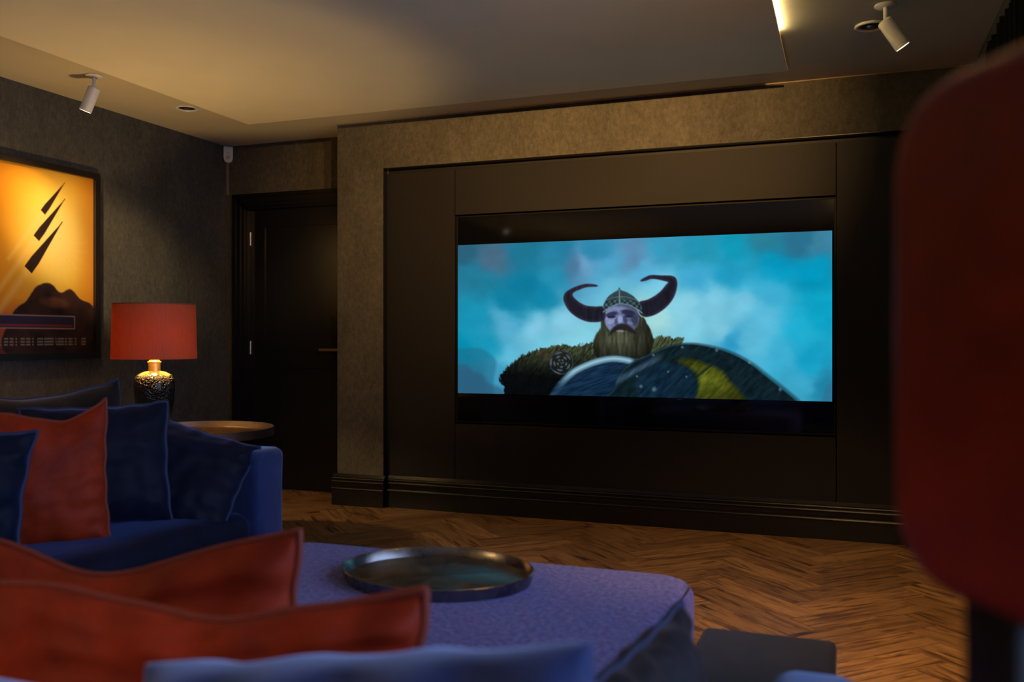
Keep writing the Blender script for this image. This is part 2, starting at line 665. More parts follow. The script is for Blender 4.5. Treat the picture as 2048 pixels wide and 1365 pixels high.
nplank = 0
for X, Y, a in cand:
    ca, sa = math.cos(R(a)), math.sin(R(a))
    w = [(X + ca * x - sa * y, Y + sa * x + ca * y) for x, y in base_poly]
    cl = w
    for ax, val, less in ((0, XR, True), (0, XL, False), (1, 5.42, True), (1, YB, False)):
        cl = clip_poly(cl, ax, val, less)
        if len(cl) < 3:
            break
    if len(cl) < 3:
        continue
    whole = len(cl) == 4 and all(abs(p[0] - q[0]) < 1e-9 and abs(p[1] - q[1]) < 1e-9 for p, q in zip(cl, w))
    hidden = Y > YM + 0.25 and X > XP + 0.2
    if in_view(X, Y) and not hidden:
        if whole:
            me = pm
        else:
            loc_p = [(ca * (x - X) + sa * (y - Y), -sa * (x - X) + ca * (y - Y)) for x, y in cl]
            v, f = plank_geom(loc_p)
            me = bpy.data.meshes.new('plank')
            me.from_pydata(v, [], f)
            me.materials.append(M_wood)
        o = bpy.data.objects.new('plank', me)
        o.location = (X, Y, random.uniform(-0.0005, 0.0005))
        o.rotation_euler = (0, 0, R(a) + (math.pi if (whole and random.random() < 0.5) else 0))
        o.parent = floor
        C.objects.link(o)
        nplank += 1
    else:
        v, f = plank_geom(cl)
        b0 = len(rest_v)
        rest_v += v
        rest_f += [tuple(b0 + i for i in ff) for ff in f]
rm = bpy.data.meshes.new('far_planks')
rm.from_pydata(rest_v, [], rest_f)
o = link('covered_planks', rm, M_wood, floor)
tag(o, kind='stuff')
print('planks', nplank)

# ceiling with the dropped raft ------------------------------------------------
ceil = box('ceiling', (XL - 0.1, YB - 0.1, ZC), (XR + 0.1, 5.60, ZC + 0.12), M_ceil_shaded)
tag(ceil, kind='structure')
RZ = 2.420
raft = box('raft', (-3.540, -1.6, RZ), (-0.279, 4.745, RZ + 0.012), M_ceil_lit, ceil)
box('raft_core', (-3.42, -1.45, RZ + 0.012), (-0.42, 4.62, ZC), M_ceil_shaded, ceil)

# walls
def wall(name, boxes, mat=M_wall):
    bm = bmesh.new()
    for lo, hi in boxes:
        add_box(bm, lo, hi)
    return tag(bm_obj(name, bm, mat), kind='structure')


wall('wall_left', [((XL - 0.12, YB, 0), (XL, 5.56, ZC))])
WY0, WY1, WZ0, WZ1 = -0.60, 3.05, 0.55, 2.10
wall('wall_right', [((XR, YB, 0), (XR + 0.12, WY0, ZC)), ((XR, WY1, 0), (XR + 0.12, 5.56, ZC)),
                    ((XR, WY0, 0), (XR + 0.12, WY1, WZ0)), ((XR, WY0, WZ1), (XR + 0.12, WY1, ZC))])
wall('wall_rear', [((XL, YB - 0.12, 0), (XR, YB, ZC))])
DX0, DX1, DZ1 = -4.03, -3.14, 2.01
wall('wall_far', [((XL, YD, 0), (DX0, YD + 0.14, ZC)), ((DX1, YD, 0), (XP + 0.02, YD + 0.14, ZC)), ((DX0, YD, DZ1), (DX1, YD + 0.14, ZC))])
wf = wall('wall_front', [((XP, YM, 0), (RX0, YM + 0.30, ZC)), ((RX1, YM, 0), (XR, YM + 0.30, ZC)),
                         ((RX0, YM, RZ1), (RX1, YM + 0.30, ZC)), ((RX0, YP + 0.09, 0), (RX1, YM + 0.30, RZ1))])
# thin pale sealant line between wall and ceiling
tag(box('trim_1', (XP - 0.004, YM - 0.005, ZC - 0.007), (XR, YM - 0.0002, ZC - 0.0005), simple('cream_sealant', (0.30, 0.24, 0.17), 0.8)), kind='structure')

# panelling round the screen: separate boards with fine joints
TX0, TX1, TZ0, TZ1 = -2.270, -0.052, 0.546, 1.828   # screen opening
j = 0.0025
SKH = 0.20
for lo, hi in (((RX0 + 0.004, SKH - 0.06), (TX0 - j, RZ1 - 0.030)), ((TX0 + j, TZ1 + 0.004), (TX1 - j, RZ1 - 0.030)),
               ((TX0 + j, SKH - 0.06), (TX1 - j, TZ0 - 0.004)), ((TX1 + j, SKH - 0.06), (RX1 - 0.004, RZ1 - 0.030))):
    box('panel', (lo[0], YP, lo[1]), (hi[0], YP + 0.09, hi[1]), M_panel, wf, bevel=0.001, seg=1)
box('shadow_gap', (RX0, YP + 0.03, RZ1 - 0.03), (RX1, YP + 0.09, RZ1), M_groove, wf)
bm = bmesh.new()
add_box(bm, (RX0 - 0.0005, YM - 0.001, SKH), (RX0 + 0.004, YP + 0.002, RZ1))
add_box(bm, (RX1 - 0.004, YM - 0.001, SKH), (RX1 + 0.0005, YP + 0.002, RZ1))
add_box(bm, (RX0, YM - 0.001, RZ1 - 0.003), (RX1, YP + 0.03, RZ1 + 0.0005))
bm_obj('reveal_lining', bm, M_black, wf)

# skirting boards -----------------------------------------------------------------
SKP = [(0, 0), (0.030, 0), (0.030, 0.100), (0.036, 0.103), (0.037, 0.108), (0.034, 0.113), (0.026, 0.115), (0.026, 0.119), (0.021, 0.123),
       (0.020, 0.144), (0.027, 0.147), (0.029, 0.152), (0.026, 0.157), (0.018, 0.159), (0.018, 0.164), (0.025, 0.167), (0.027, 0.172), (0.024, 0.177),
       (0.013, 0.180), (0.010, 0.192), (0.008, SKH), (0, SKH)]


def skirt(name, p0, p1):
    return tag(extrude_profile(name, SKP, p0, p1, M_black), kind='structure')


skirt('baseboard_front', (RX0, YP), (RX1, YP))
skirt('baseboard_pier', (XP - 0.025, YM), (RX0 + 0.012, YM))
skirt('baseboard_corner', (RX1 - 0.012, YM), (XR, YM))
skirt('baseboard_left', (XL, YB), (XL, YD))
skirt('baseboard_right', (XR, YM), (XR, YB))

# door in the far wall --------------------------------------------------------------
door = empty('door_1', (DX0, YD, 0), kind='structure')


def dbox(name, lo, hi, mat, parent=door, bevel=0.0):
    d = Vector((DX0, YD, 0))
    return box(name, Vector(lo) - d, Vector(hi) - d, mat, parent, bevel)


bm = bmesh.new()
for k, (x0, x1, y) in enumerate(((DX0 - 0.085, DX0 - 0.062, 0.030), (DX0 - 0.062, DX0 - 0.050, 0.020), (DX0 - 0.050, DX0 - 0.022, 0.026), (DX0 - 0.022, DX0 + 0.004, 0.016))):
    add_box(bm, (x0 - DX0, -y, 0), (x1 - DX0, 0, DZ1 - 0.004 + (DX0 - x0)))
for z0, z1, y in ((0.085, 0.062, 0.030), (0.062, 0.050, 0.020), (0.050, 0.022, 0.026), (0.022, -0.004, 0.016)):
    add_box(bm, (-0.085, -y, DZ1 + z1), (DX1 - DX0 + 0.05, 0, DZ1 + z0))
bm_obj('architrave', bm, M_black, door)
dbox('jamb', (DX0, YD - 0.001, 0), (DX0 + 0.022, YD + 0.13, DZ1), M_black)
dbox('jamb', (DX1 - 0.022, YD - 0.001, 0), (DX1, YD + 0.13, DZ1), M_black)
dbox('jamb', (DX0, YD - 0.001, DZ1 - 0.022), (DX1, YD + 0.13, DZ1), M_black)
leaf = dbox('leaf', (DX0 + 0.024, YD + 0.050, 0.006), (DX1 - 0.024, YD + 0.085, DZ1 - 0.024), M_black)
bm = bmesh.new()
x0, x1 = 0.024, DX1 - DX0 - 0.024
for a in ((x0, x0 + 0.115, 0.006, DZ1 - 0.024), (x1 - 0.115, x1, 0.006, DZ1 - 0.024), (x0 + 0.115, x1 - 0.115, DZ1 - 0.15, DZ1 - 0.024),
          (x0 + 0.115, x1 - 0.115, 0.006, 0.20), (x0 + 0.115, x1 - 0.115, 0.86, 0.98)):
    add_box(bm, (a[0], 0.040, a[2]), (a[1], 0.051, a[3]))
bm_obj('stile_frame', bm, M_black, leaf)
for z in (1.735, 0.955, 0.20):
    h = tube('hinge', [(0.022, 0.036, z), (0.022, 0.036, z + 0.095)], 0.0065, M_steel, door, 10)
hd = empty('handle', (0, 0, 0))
hd.parent = door
hx = -3.235 - DX0
box('rose', (hx - 0.027, 0.028, 0.962), (hx + 0.027, 0.040, 1.016), M_bronze, hd, 0.002)
bm = bmesh.new()
tube_mesh(bm, [(hx, 0.030, 0.989), (hx, -0.018, 0.989)], 0.009, 10)
add_box(bm, (hx - 0.165, -0.030, 0.981), (hx + 0.011, -0.016, 0.999))
bmesh.ops.bevel(bm, geom=[e for e in bm.edges if e.calc_length() > 0.1], offset=0.003, segments=2, affect='EDGES')
bm_obj('lever', bm, M_bronze, hd, smooth=True, auto=35)

# window of the right wall (outside the frame) and its curtain ------------------------
win = empty('window_1', (XR, WY0, WZ0), kind='structure')
bm = bmesh.new()
L_, H_ = WY1 - WY0, WZ1 - WZ0
for lo, hi in (((0.03, 0, 0), (0.09, L_, 0.06)), ((0.03, 0, H_ - 0.06), (0.09, L_, H_)), ((0.03, 0, 0), (0.09, 0.06, H_)),
               ((0.03, L_ - 0.06, 0), (0.09, L_, H_)), ((0.03, L_ / 2 - 0.03, 0), (0.09, L_ / 2 + 0.03, H_))):
    add_box(bm, lo, hi)
bm_obj('window_frame', bm, M_blackmetal, win)
for y0 in (0.06, L_ / 2 + 0.03):
    box('pane', (0.056, y0, 0.06), (0.062, y0 + L_ / 2 - 0.09, H_ - 0.06), M_pane, win)

cur = empty('curtain', (XR - 0.06, 3.56, 0), label='black floor-length curtain gathered at the right wall beside the media wall', cat='curtain')
n = 120
vv, ff = [], []
for i in range(n + 1):
    y = -0.40 + 0.82 * i / n
    x = 0.028 * math.sin(i * 0.62) + 0.008 * math.sin(i * 1.7)
    for z in (0.015, 0.8, 1.6, 2.20):
        vv.append((x, y, z))
for i in range(n):
    for k in range(3):
        ff.append((i * 4 + k, i * 4 + 4 + k, i * 4 + 5 + k, i * 4 + 1 + k))
me = bpy.data.meshes.new('cloth')
me.from_pydata(vv, [], ff)
clo = link('cloth', me, simple('black_curtain_cloth', (0.002, 0.0018, 0.0018), 0.95, spec=0.05), cur, smooth=True)
sm = clo.modifiers.new('s', 'SOLIDIFY'); sm.thickness = 0.003
tube('rail', [(0, -4.30, 2.215), (0, 0.46, 2.215)], 0.012, M_blackmetal, cur)

# ------------------------------------------------------------------ television
def srgb(c):
    c = np.asarray(c, float) / 255.0
    return np.where(c <= 0.04045, c / 12.92, ((c + 0.055) / 1.055) ** 2.4)


def vnoise(x, y, seed=0, octv=4):
    """cheap tileless value noise, numpy"""
    out = np.zeros_like(x)
    amp, tot = 1.0, 0.0
    for o_ in range(octv):
        xi, yi = np.floor(x).astype(np.int64), np.floor(y).astype(np.int64)
        fx, fy = x - xi, y - yi
        fx, fy = fx * fx * (3 - 2 * fx), fy * fy * (3 - 2 * fy)

        def h(a, b_):
            n_ = (a * 374761393 + b_ * 668265263 + (seed + o_) * 974634777) & 0xFFFFFFFF
            n_ = ((n_ ^ (n_ >> 13)) * 1274126177) & 0xFFFFFFFF
            return ((n_ ^ (n_ >> 16)) & 0xFFFF) / 65535.0
        v_ = (h(xi, yi) * (1 - fx) + h(xi + 1, yi) * fx) * (1 - fy) + (h(xi, yi + 1) * (1 - fx) + h(xi + 1, yi + 1) * fx) * fy
        out += amp * v_
        tot += amp
        amp *= 0.5
        x, y = x * 2.03 + 7.1, y * 2.03 + 3.7
    return out / tot


def smooth_poly(pts, sub=5):
    P = [np.array(p, float) for p in pts]
    n_ = len(P)
    out = []
    for i in range(n_):
        p0, p1, p2, p3 = P[i - 1], P[i], P[(i + 1) % n_], P[(i + 2) % n_]
        for k in range(sub):
            t = k / sub
            out.append(0.5 * ((2 * p1) + (-p0 + p2) * t + (2 * p0 - 5 * p1 + 4 * p2 - p3) * t * t + (-p0 + 3 * p1 - 3 * p2 + p3) * t ** 3))
    return out


def sdf(x, y, pts, smooth=True):
    """signed distance to a polygon, negative inside"""
    if smooth:
        pts = smooth_poly(pts)
    d = np.full(x.shape, 1e18)
    s = np.ones(x.shape)
    n_ = len(pts)
    for i in range(n_):
        ax, ay = pts[i]
        bx, by = pts[i - 1]
        ex, ey = bx - ax, by - ay
        wx, wy = x - ax, y - ay
        t = np.clip((wx * ex + wy * ey) / (ex * ex + ey * ey + 1e-12), 0, 1)
        d = np.minimum(d, (wx - ex * t) ** 2 + (wy - ey * t) ** 2)
        c1, c2, c3 = y >= ay, y < by, ex * wy > ey * wx
        s = np.where((c1 & c2 & c3) | (~c1 & ~c2 & ~c3), -s, s)
    return s * np.sqrt(d)


def cover(d, soft):
    return np.clip(0.5 - d / soft, 0, 1)


def over(img, col, a):
    col = np.asarray(col, float)
    if col.ndim == 1:
        col = col[None, :]
    return img * (1 - a[:, None]) + col * a[:, None]


def ell(x, y, cx, cy, rx, ry, rot=0.0):
    c_, s_ = math.cos(R(rot)), math.sin(R(rot))
    dx, dy = x - cx, y - cy
    return np.sqrt(((dx * c_ + dy * s_) / rx) ** 2 + ((-dx * s_ + dy * c_) / ry) ** 2)


def paint_film(x, y):
    """The frame of the film on the screen; x, y in picture drawing units."""
    pts = [(100, 300, 40, 95, 120), (260, 350, 70, 105, 130), (420, 310, 25, 115, 145), (600, 300, 30, 125, 160), (760, 300, 40, 135, 175),
           (660, 370, 74, 118, 155), (720, 360, 110, 160, 198), (955, 335, 88, 135, 172), (1100, 290, 50, 150, 185), (1300, 300, 30, 145, 175), (1480, 290, 10, 150, 180),
           (1650, 260, 40, 125, 150), (1800, 260, 40, 110, 140), (1930, 270, 60, 130, 160), (120, 430, 30, 120, 150), (240, 480, 25, 125, 155), (420, 480, 5, 120, 155), (330, 570, 5, 125, 160),
           (560, 420, 35, 140, 175), (480, 560, 10, 130, 165), (150, 620, 20, 145, 180), (300, 660, 90, 175, 210), (450, 680, 125, 195, 222), (600, 660, 130, 200, 225),
           (700, 760, 130, 205, 225), (500, 780, 110, 195, 220), (820, 400, 75, 165, 205), (860, 480, 100, 185, 215), (1000, 400, 85, 175, 215), (1100, 500, 120, 200, 225),
           (1060, 620, 160, 215, 215), (1200, 600, 135, 205, 225), (1350, 560, 125, 200, 225), (1500, 580, 115, 195, 222), (1300, 460, 60, 165, 205), (1450, 420, 30, 155, 195),
           (1640, 520, 60, 170, 205), (1600, 660, 90, 185, 218), (1400, 700, 125, 200, 222), (1250, 700, 125, 200, 222), (1700, 380, 0, 150, 190), (1850, 420, 0, 150, 188),
           (1900, 600, 10, 160, 195), (1800, 700, 30, 170, 205), (1850, 850, 20, 160, 200), (1700, 830, 60, 175, 212), (1930, 1000, 30, 130, 165), (1800, 980, 60, 165, 200), (200, 760, 20, 150, 185), (120, 780, 0, 140, 175),
           (330, 830, 95, 185, 215), (280, 920, 60, 150, 185), (150, 960, 40, 110, 140), (1550, 760, 90, 185, 216), (1450, 760, 40, 150, 195)]
    nz = vnoise(x / 150, y / 110, 3, 5)
    nz2 = vnoise(x / 60, y / 34, 9, 4)
    xx, yy = x + 110 * (nz - 0.5), y + 80 * (vnoise(x / 130, y / 100, 17, 4) - 0.5)
    W = np.zeros(x.shape)
    img = np.zeros((len(x), 3))
    for px, py, r_, g_, b_ in pts:
        w = 1.0 / (((xx - px) ** 2 + (yy - py) ** 2) / 6000.0 + 0.25) ** 2
        W += w
        img += w[:, None] * np.array([r_, g_, b_])
    img /= W[:, None]
    img *= (0.95 + 0.10 * vnoise(x / 90, y / 60, 9, 3))[:, None]
    # far figures in the haze
    img = over(img, (30, 105, 135), 0.55 * cover(sdf(x, y, [(60, 820), (130, 790), (200, 792), (250, 825), (275, 860), (262, 950), (240, 1040), (60, 1040)]), 16))
    img = over(img, (45, 85, 115), 0.6 * cover(sdf(x, y, [(60, 890), (120, 870), (160, 905), (200, 920), (240, 965), (300, 990), (330, 1040), (60, 1040)]), 22))
    img = over(img, (50, 110, 145), 0.7 * cover(sdf(x, y, [(1915, 1090), (1920, 1010), (1945, 975), (1990, 950), (1990, 1090)]), 14))

    def q(p):  # finer drawing units of the figure
        return [(200 + 0.6222 * a, 300 + 0.6222 * b_) for a, b_ in p]
    fx, fy = (x - 200) / 0.6222, (y - 300) / 0.6222
    streak = vnoise(fx / 16, fy / 90, 21, 4)
    hair = vnoise((fx + fy * 0.6) / 9, (fy - fx * 0.25) / 34, 31, 4)
    # warm rim glow round the head
    img = over(img, (150, 210, 215), 0.40 * np.exp(-ell(fx, fy, 1140, 560, 330, 260) ** 2 * 1.6))
    # fur cloak
    rag = 26 * (vnoise(fx / 16, fy / 22, 41, 3) - 0.5)
    d = sdf(x, y, q([(225, 1190), (170, 1085), (150, 1015), (205, 945), (275, 885), (350, 838), (450, 800), (560, 775), (650, 765), (760, 772), (900, 752), (960, 860), (900, 920), (760, 980), (620, 1080), (560, 1190)])) + rag
    shade_ = np.clip((fy - 790 + 0.10 * (620 - fx)) / 250, 0, 1)
    fur = np.stack([(60 - 56 * shade_) * (0.1 + 1.6 * hair), (68 - 60 * shade_) * (0.1 + 1.6 * hair), (44 - 34 * shade_) * (0.2 + 1.5 * hair)], 1)
    img = over(img, fur, cover(d, 9))
    d = sdf(x, y, q([(1340, 740), (1400, 712), (1440, 692), (1500, 706), (1560, 712), (1635, 706), (1615, 770), (1500, 810), (1400, 850), (1340, 850)])) + rag
    fur2 = np.stack([62 * (0.3 + 1.4 * hair), 72 * (0.3 + 1.4 * hair), 50 * (0.3 + 1.4 * hair)], 1)
    img = over(img, fur2, cover(d, 9))
    # hair behind and beard
    d = sdf(x, y, q([(985, 540), (960, 620), (922, 690), (905, 760), (925, 850), (1000, 890), (1200, 890), (1345, 850), (1385, 765), (1368, 660), (1335, 600), (1300, 540), (1140, 500)]))
    beard = np.stack([62 * (0.45 + 1.1 * streak), 66 * (0.45 + 1.1 * streak), 50 * (0.45 + 1.1 * streak)], 1)
    sidesh = np.clip(np.abs(fx - 1120) / 260, 0, 1)
    beard *= (1.25 - 0.75 * sidesh)[:, None]
    beard *= (1.0 - 0.5 * np.clip((fy - 740) / 140, 0, 1))[:, None]
    img = over(img, beard, cover(d + 10 * (streak - 0.5), 8))
    # face
    d = sdf(x, y, q([(1000, 500), (1030, 466), (1080, 442), (1130, 434), (1180, 442), (1230, 462), (1262, 496), (1276, 550), (1262, 610), (1225, 648), (1180, 640), (1130, 620), (1080, 632), (1040, 650), (1005, 610), (992, 555)]))
    face = np.empty((len(x), 3))
    tone = 1.08 - 0.45 * np.clip((fx - 1080) / 200, 0, 1) - 0.25 * np.clip((480 - fy) / 40, 0, 1)
    face[:] = (104, 114, 152)
    face *= (tone * (0.85 + 0.3 * vnoise(fx / 24, fy / 24, 55, 3)))[:, None]
    img = over(img, face, cover(d, 7))
    for cx, cy, rx, ry, rot, al in ((1050, 520, 52, 20, -14, .80), (1052, 541, 32, 10, -4, .95), (1183, 505, 55, 22, 8, .85), (1190, 535, 34, 11, 2, .95),
                                    (1090, 575, 16, 30, 14, .45), (1160, 565, 16, 34, -12, .6), (1235, 560, 26, 50, 0, .5)):
        img = over(img, (30, 34, 58), al * np.clip((1.25 - ell(fx, fy, cx, cy, rx, ry, rot)) / 0.5, 0, 1))
    for cx, cy, rx, ry, rot, al in ((1118, 560, 22, 34, 0, .8), (1042, 580, 34, 20, -20, .6), (1010, 560, 10, 30, 0, .3), (1200, 590, 28, 14, 15, .35), (1110, 470, 60, 14, 0, .35)):
        img = over(img, (155, 166, 210), al * np.clip((1.2 - ell(fx, fy, cx, cy, rx, ry, rot)) / 0.6, 0, 1))
    d = sdf(x, y, q([(1030, 690), (1050, 640), (1090, 605), (1130, 595), (1170, 600), (1215, 630), (1250, 680), (1205, 668), (1165, 650), (1120, 645), (1075, 660)]))
    img = over(img, (30, 28, 28), 0.92 * cover(d, 10))
    img = over(img, (135, 125, 150), 0.75 * np.clip((1.2 - ell(fx, fy, 1122, 655, 34, 9, 3)) / 0.5, 0, 1))
    img = over(img, (88, 90, 72), 0.6 * np.clip((1.2 - ell(fx, fy, 1130, 715, 60, 40, 0)) / 0.7, 0, 1) * (0.4 + streak))
    # horns
    lh = [(992, 462), (920, 455), (850, 448), (800, 425), (757, 392), (737, 362), (748, 340), (790, 320), (850, 300), (925, 296), (940, 286), (900, 274), (840, 272), (770, 290), (710, 318), (675, 345), (661, 385), (672, 430), (700, 480), (740, 520), (800, 558), (870, 580), (950, 580), (996, 560)]
    rh = [(1270, 425), (1340, 402), (1400, 370), (1450, 330), (1490, 282), (1506, 264), (1480, 254), (1420, 240), (1372, 236), (1320, 252), (1285, 255), (1292, 238), (1340, 212), (1380, 203), (1450, 207), (1530, 210), (1566, 226), (1581, 268), (1573, 330), (1550, 390), (1510, 445), (1460, 490), (1400, 525), (1340, 542), (1300, 537), (1272, 505)]
    for ph in (lh, rh):
        d = sdf(x, y, q(ph))
        rim = np.clip((d + 16) / 16, 0, 1)
        hc = np.stack([26 + 26 * rim, 27 + 16 * rim, 40 + 22 * rim], 1) * (0.75 + 0.5 * vnoise(fx / 18, fy / 60, 61, 3))[:, None]
        img = over(img, hc, cover(d, 6))
    # helmet
    d = sdf(x, y, q([(985, 502), (984, 450), (1000, 410), (1030, 370), (1070, 342), (1100, 325), (1113, 304), (1128, 325), (1170, 340), (1220, 370), (1260, 410), (1290, 450), (1296, 512), (1272, 497), (1230, 462), (1180, 440), (1130, 432), (1080, 440), (1030, 466), (1000, 497)]))
    carve = np.sin(fx / 7 + 4 * vnoise(fx / 40, fy / 40, 71, 2)) * np.sin(fy / 7 + 4 * vnoise(fx / 40, fy / 40, 75, 2))
    low = np.clip((fy - (395 + 0.0009 * (fx - 1130) ** 2)) / 12, 0, 1)
    hcol = np.stack([44 + 30 * carve * low, 62 + 34 * carve * low, 68 + 34 * carve * low], 1) * (0.85 + 0.4 * vnoise(fx / 30, fy / 26, 77, 3))[:, None]
    img = over(img, hcol, cover(d, 6))
    arc = np.abs(fy - (441 + 0.0026 * (fx - 1133) ** 2))
    img = over(img, (130, 150, 150), 0.75 * np.clip(1.5 - arc / 5, 0, 1) * cover(d - 3, 6))
    arc = np.abs(fy - (378 + 0.0018 * (fx - 1128) ** 2))
    img = over(img, (105, 130, 130), 0.55 * np.clip(1.4 - arc / 4, 0, 1) * cover(d, 6))
    img = over(img, (120, 145, 150), 0.7 * np.clip(1.4 - np.abs(fx - 1113 - (fy - 310) * 0.02) / 6, 0, 1) * ((fy > 318) & (fy < 436)))
    # round knotwork brooch on the cloak
    e = ell(fx, fy, 645, 905, 98, 100)
    ang = np.arctan2(fy - 905, fx - 645)
    swirl = np.sin(ang * 3 + e * 9) * np.sin(e * 13 - ang * 2)
    img = over(img, (22, 26, 28), 0.8 * np.clip((1.0 - e) / 0.06, 0, 1))
    img = over(img, (100, 116, 126), 0.6 * np.clip((swirl - 0.15) / 0.3, 0, 1) * np.clip((0.97 - e) / 0.06, 0, 1))
    img = over(img, (96, 112, 120), 0.5 * np.clip(1 - np.abs(e - 0.94) / 0.05, 0, 1))
    # the smaller pale-rimmed shield
    sh1 = [(530, 1050), (575, 975), (640, 905), (720, 862), (800, 836), (870, 828), (940, 838), (985, 852), (1020, 880), (1040, 1100), (540, 1100)]
    d = sdf(x, y, sh1)
    plank_ = vnoise((x - y * 0.9) / 60, (y + x * 0.35) / 7, 81, 4)
    col = np.stack([2 + 28 * plank_, 18 + 46 * plank_, 36 + 60 * plank_], 1)
    rimm = np.clip(1 - np.abs(-d - 17) / 20, 0, 1) ** 0.6 * np.clip((x - 540) / 120, 0.3, 1) * np.clip((985 - x) / 40, 0, 1)
    col = over(col, (150, 195, 210), rimm * np.clip((1010 - y) / 60, 0.35, 1))
    img = over(img, col, cover(d, 10))
    # the larger shield with yellow quarters
    sh2 = [(860, 1110), (870, 985), (905, 905), (960, 862), (1050, 818), (1150, 780), (1250, 770), (1350, 785), (1450, 815), (1550, 868), (1640, 938), (1720, 1002), (1800, 1075), (1820, 1140)]
    d = sdf(x, y, sh2)
    n3 = vnoise((x - y) / 60, (x + y) / 16, 91, 4)
    col = np.stack([2 + 20 * n3, 14 + 32 * n3, 20 + 34 * n3], 1)
    col = over(col, np.stack([42 + 70 * n3, 52 + 66 * n3, 8 + 26 * n3], 1) * (1.18 - 0.55 * np.clip(ell(x, y, 1330, 950, 190, 120), 0, 1.4))[:, None], cover(sdf(x, y, [(1180, 858), (1250, 848), (1320, 872), (1400, 905), (1440, 955), (1490, 1010), (1530, 1100), (1250, 1100), (1285, 990), (1275, 920), (1230, 885)]), 26))
    col = over(col, (16, 30, 30), 0.8 * np.clip(1.3 - np.abs((y - 915) + 0.8 * (x - 1310)) / 9, 0, 1) * (x > 1270))
    col = over(col, np.stack([4 + 18 * n3, 20 + 34 * n3, 32 + 44 * n3], 1), np.clip((1.1 - ell(x, y, 1130, 990, 148, 118, 8)) / 0.12, 0, 1))
    col = over(col, np.stack([40 + 40 * n3, 62 + 46 * n3, 84 + 50 * n3], 1), 0.8 * np.clip(1.2 - np.abs((y - 900) + 0.55 * (x - 985)) / 22, 0, 1) * np.clip((1120 - x) / 60, 0, 1))
    col = over(col, (46, 80, 92), 0.5 * np.clip(1 - np.abs(d + 5) / 6, 0, 1))
    col = over(col, (14, 34, 40), 0.7 * np.clip(1 - np.abs(d + 62) / 7, 0, 1))
    img = over(img, col, cover(d, 12 + 16 * np.clip((x - 1150) / 500, 0, 1)))
    for cx, cy, r_ in ((1062, 828, 9), (1208, 790, 10), (1380, 806, 10), (1545, 868, 11), (1698, 1004, 12), (980, 935, 8), (1000, 985, 11), (1066, 1000, 15), (1136, 912, 7), (1228, 938, 7)):
        img = over(img, (110, 150, 160), 0.55 * np.clip((1.2 - ell(x, y, cx, cy, r_ * 0.9, r_ * 0.9)) / 0.8, 0, 1))
    return np.clip(img, 0, 255)


def homography(src, dst):
    A, b_ = [], []
    for (x, y), (u, v_) in zip(src, dst):
        A += [[x, y, 1, 0, 0, 0, -u * x, -u * y], [0, 0, 0, x, y, 1, -v_ * x, -v_ * y]]
        b_ += [u, v_]
    return np.append(np.linalg.solve(np.array(A, float), np.array(b_, float)), 1).reshape(3, 3)


def picture_mesh(name, nx, ny, to_world, painter, mat, parent):
    s, t = np.meshgrid(np.linspace(0, 1, nx), np.linspace(0, 1, ny))
    s, t = s.ravel(), t.ravel()
    me = bpy.data.meshes.new(name)
    co = to_world(s, t)
    idx = np.arange(nx * ny).reshape(ny, nx)
    quads = np.stack([idx[:-1, :-1], idx[1:, :-1], idx[1:, 1:], idx[:-1, 1:]], -1).reshape(-1, 4)
    me.vertices.add(len(co))
    me.vertices.foreach_set('co', co.ravel())
    me.loops.add(quads.size)
    me.loops.foreach_set('vertex_index', quads.ravel().astype(np.int32))
    me.polygons.add(len(quads))
    me.polygons.foreach_set('loop_start', (np.arange(len(quads)) * 4).astype(np.int32))
    me.update(calc_edges=True)
    at = me.color_attributes.new('Col', 'FLOAT_COLOR', 'POINT')
    rgb = srgb(painter(s, t))
    at.data.foreach_set('color', np.concatenate([rgb, np.ones((len(rgb), 1))], 1).ravel().astype(np.float32))
    return link(name, me, mat, parent)


IX0, IX1, IZ0, IZ1 = -2.256, -0.073, 0.731, 1.646
YT = 5.105
tv = empty('television', (0, 0, 0), label='large flat television set flush in the charcoal panelling, showing a horned-helmet warrior film', cat='television')
gx0, gx1, gz0, gz1 = TX0 + 0.012, TX1 - 0.012, TZ0 + 0.012, TZ1 - 0.012
box('glass', (gx0, YT + 0.0012, gz0), (gx1, YT + 0.02, gz1), M_glass, tv)
bm = bmesh.new()
for lo, hi in (((TX0 + 0.004, TZ0 + 0.004), (TX1 - 0.004, gz0)), ((TX0 + 0.004, gz1), (TX1 - 0.004, TZ1 - 0.004)),
               ((TX0 + 0.004, gz0), (gx0, gz1)), ((gx1, gz0), (TX1 - 0.004, gz1))):
    add_box(bm, (lo[0], YT - 0.004, lo[1]), (hi[0], YT + 0.04, hi[1]))
bm_obj('bezel', bm, M_bezel, tv)
HM = homography([(0, 0), (1, 0), (1, 1), (0, 1)], [(83, 272), (1962, 208), (1958, 1067), (83, 1013)])


def film(s, t):
    w = HM[2, 0] * s + HM[2, 1] * t + HM[2, 2]
    return paint_film((HM[0, 0] * s + HM[0, 1] * t + HM[0, 2]) / w, (HM[1, 0] * s + HM[1, 1] * t + HM[1, 2]) / w)


picture_mesh('film_picture', 700, 294, lambda s, t: np.stack([IX0 + s * (IX1 - IX0), np.full_like(s, YT), IZ1 - t * (IZ1 - IZ0)], 1), film, M_screen, tv)
box('maker_badge', (-0.90, YT - 0.0005, 0.722), (-0.875, YT + 0.002, 0.727), simple('badge_grey', (0.12, 0.12, 0.13), 0.3), tv)

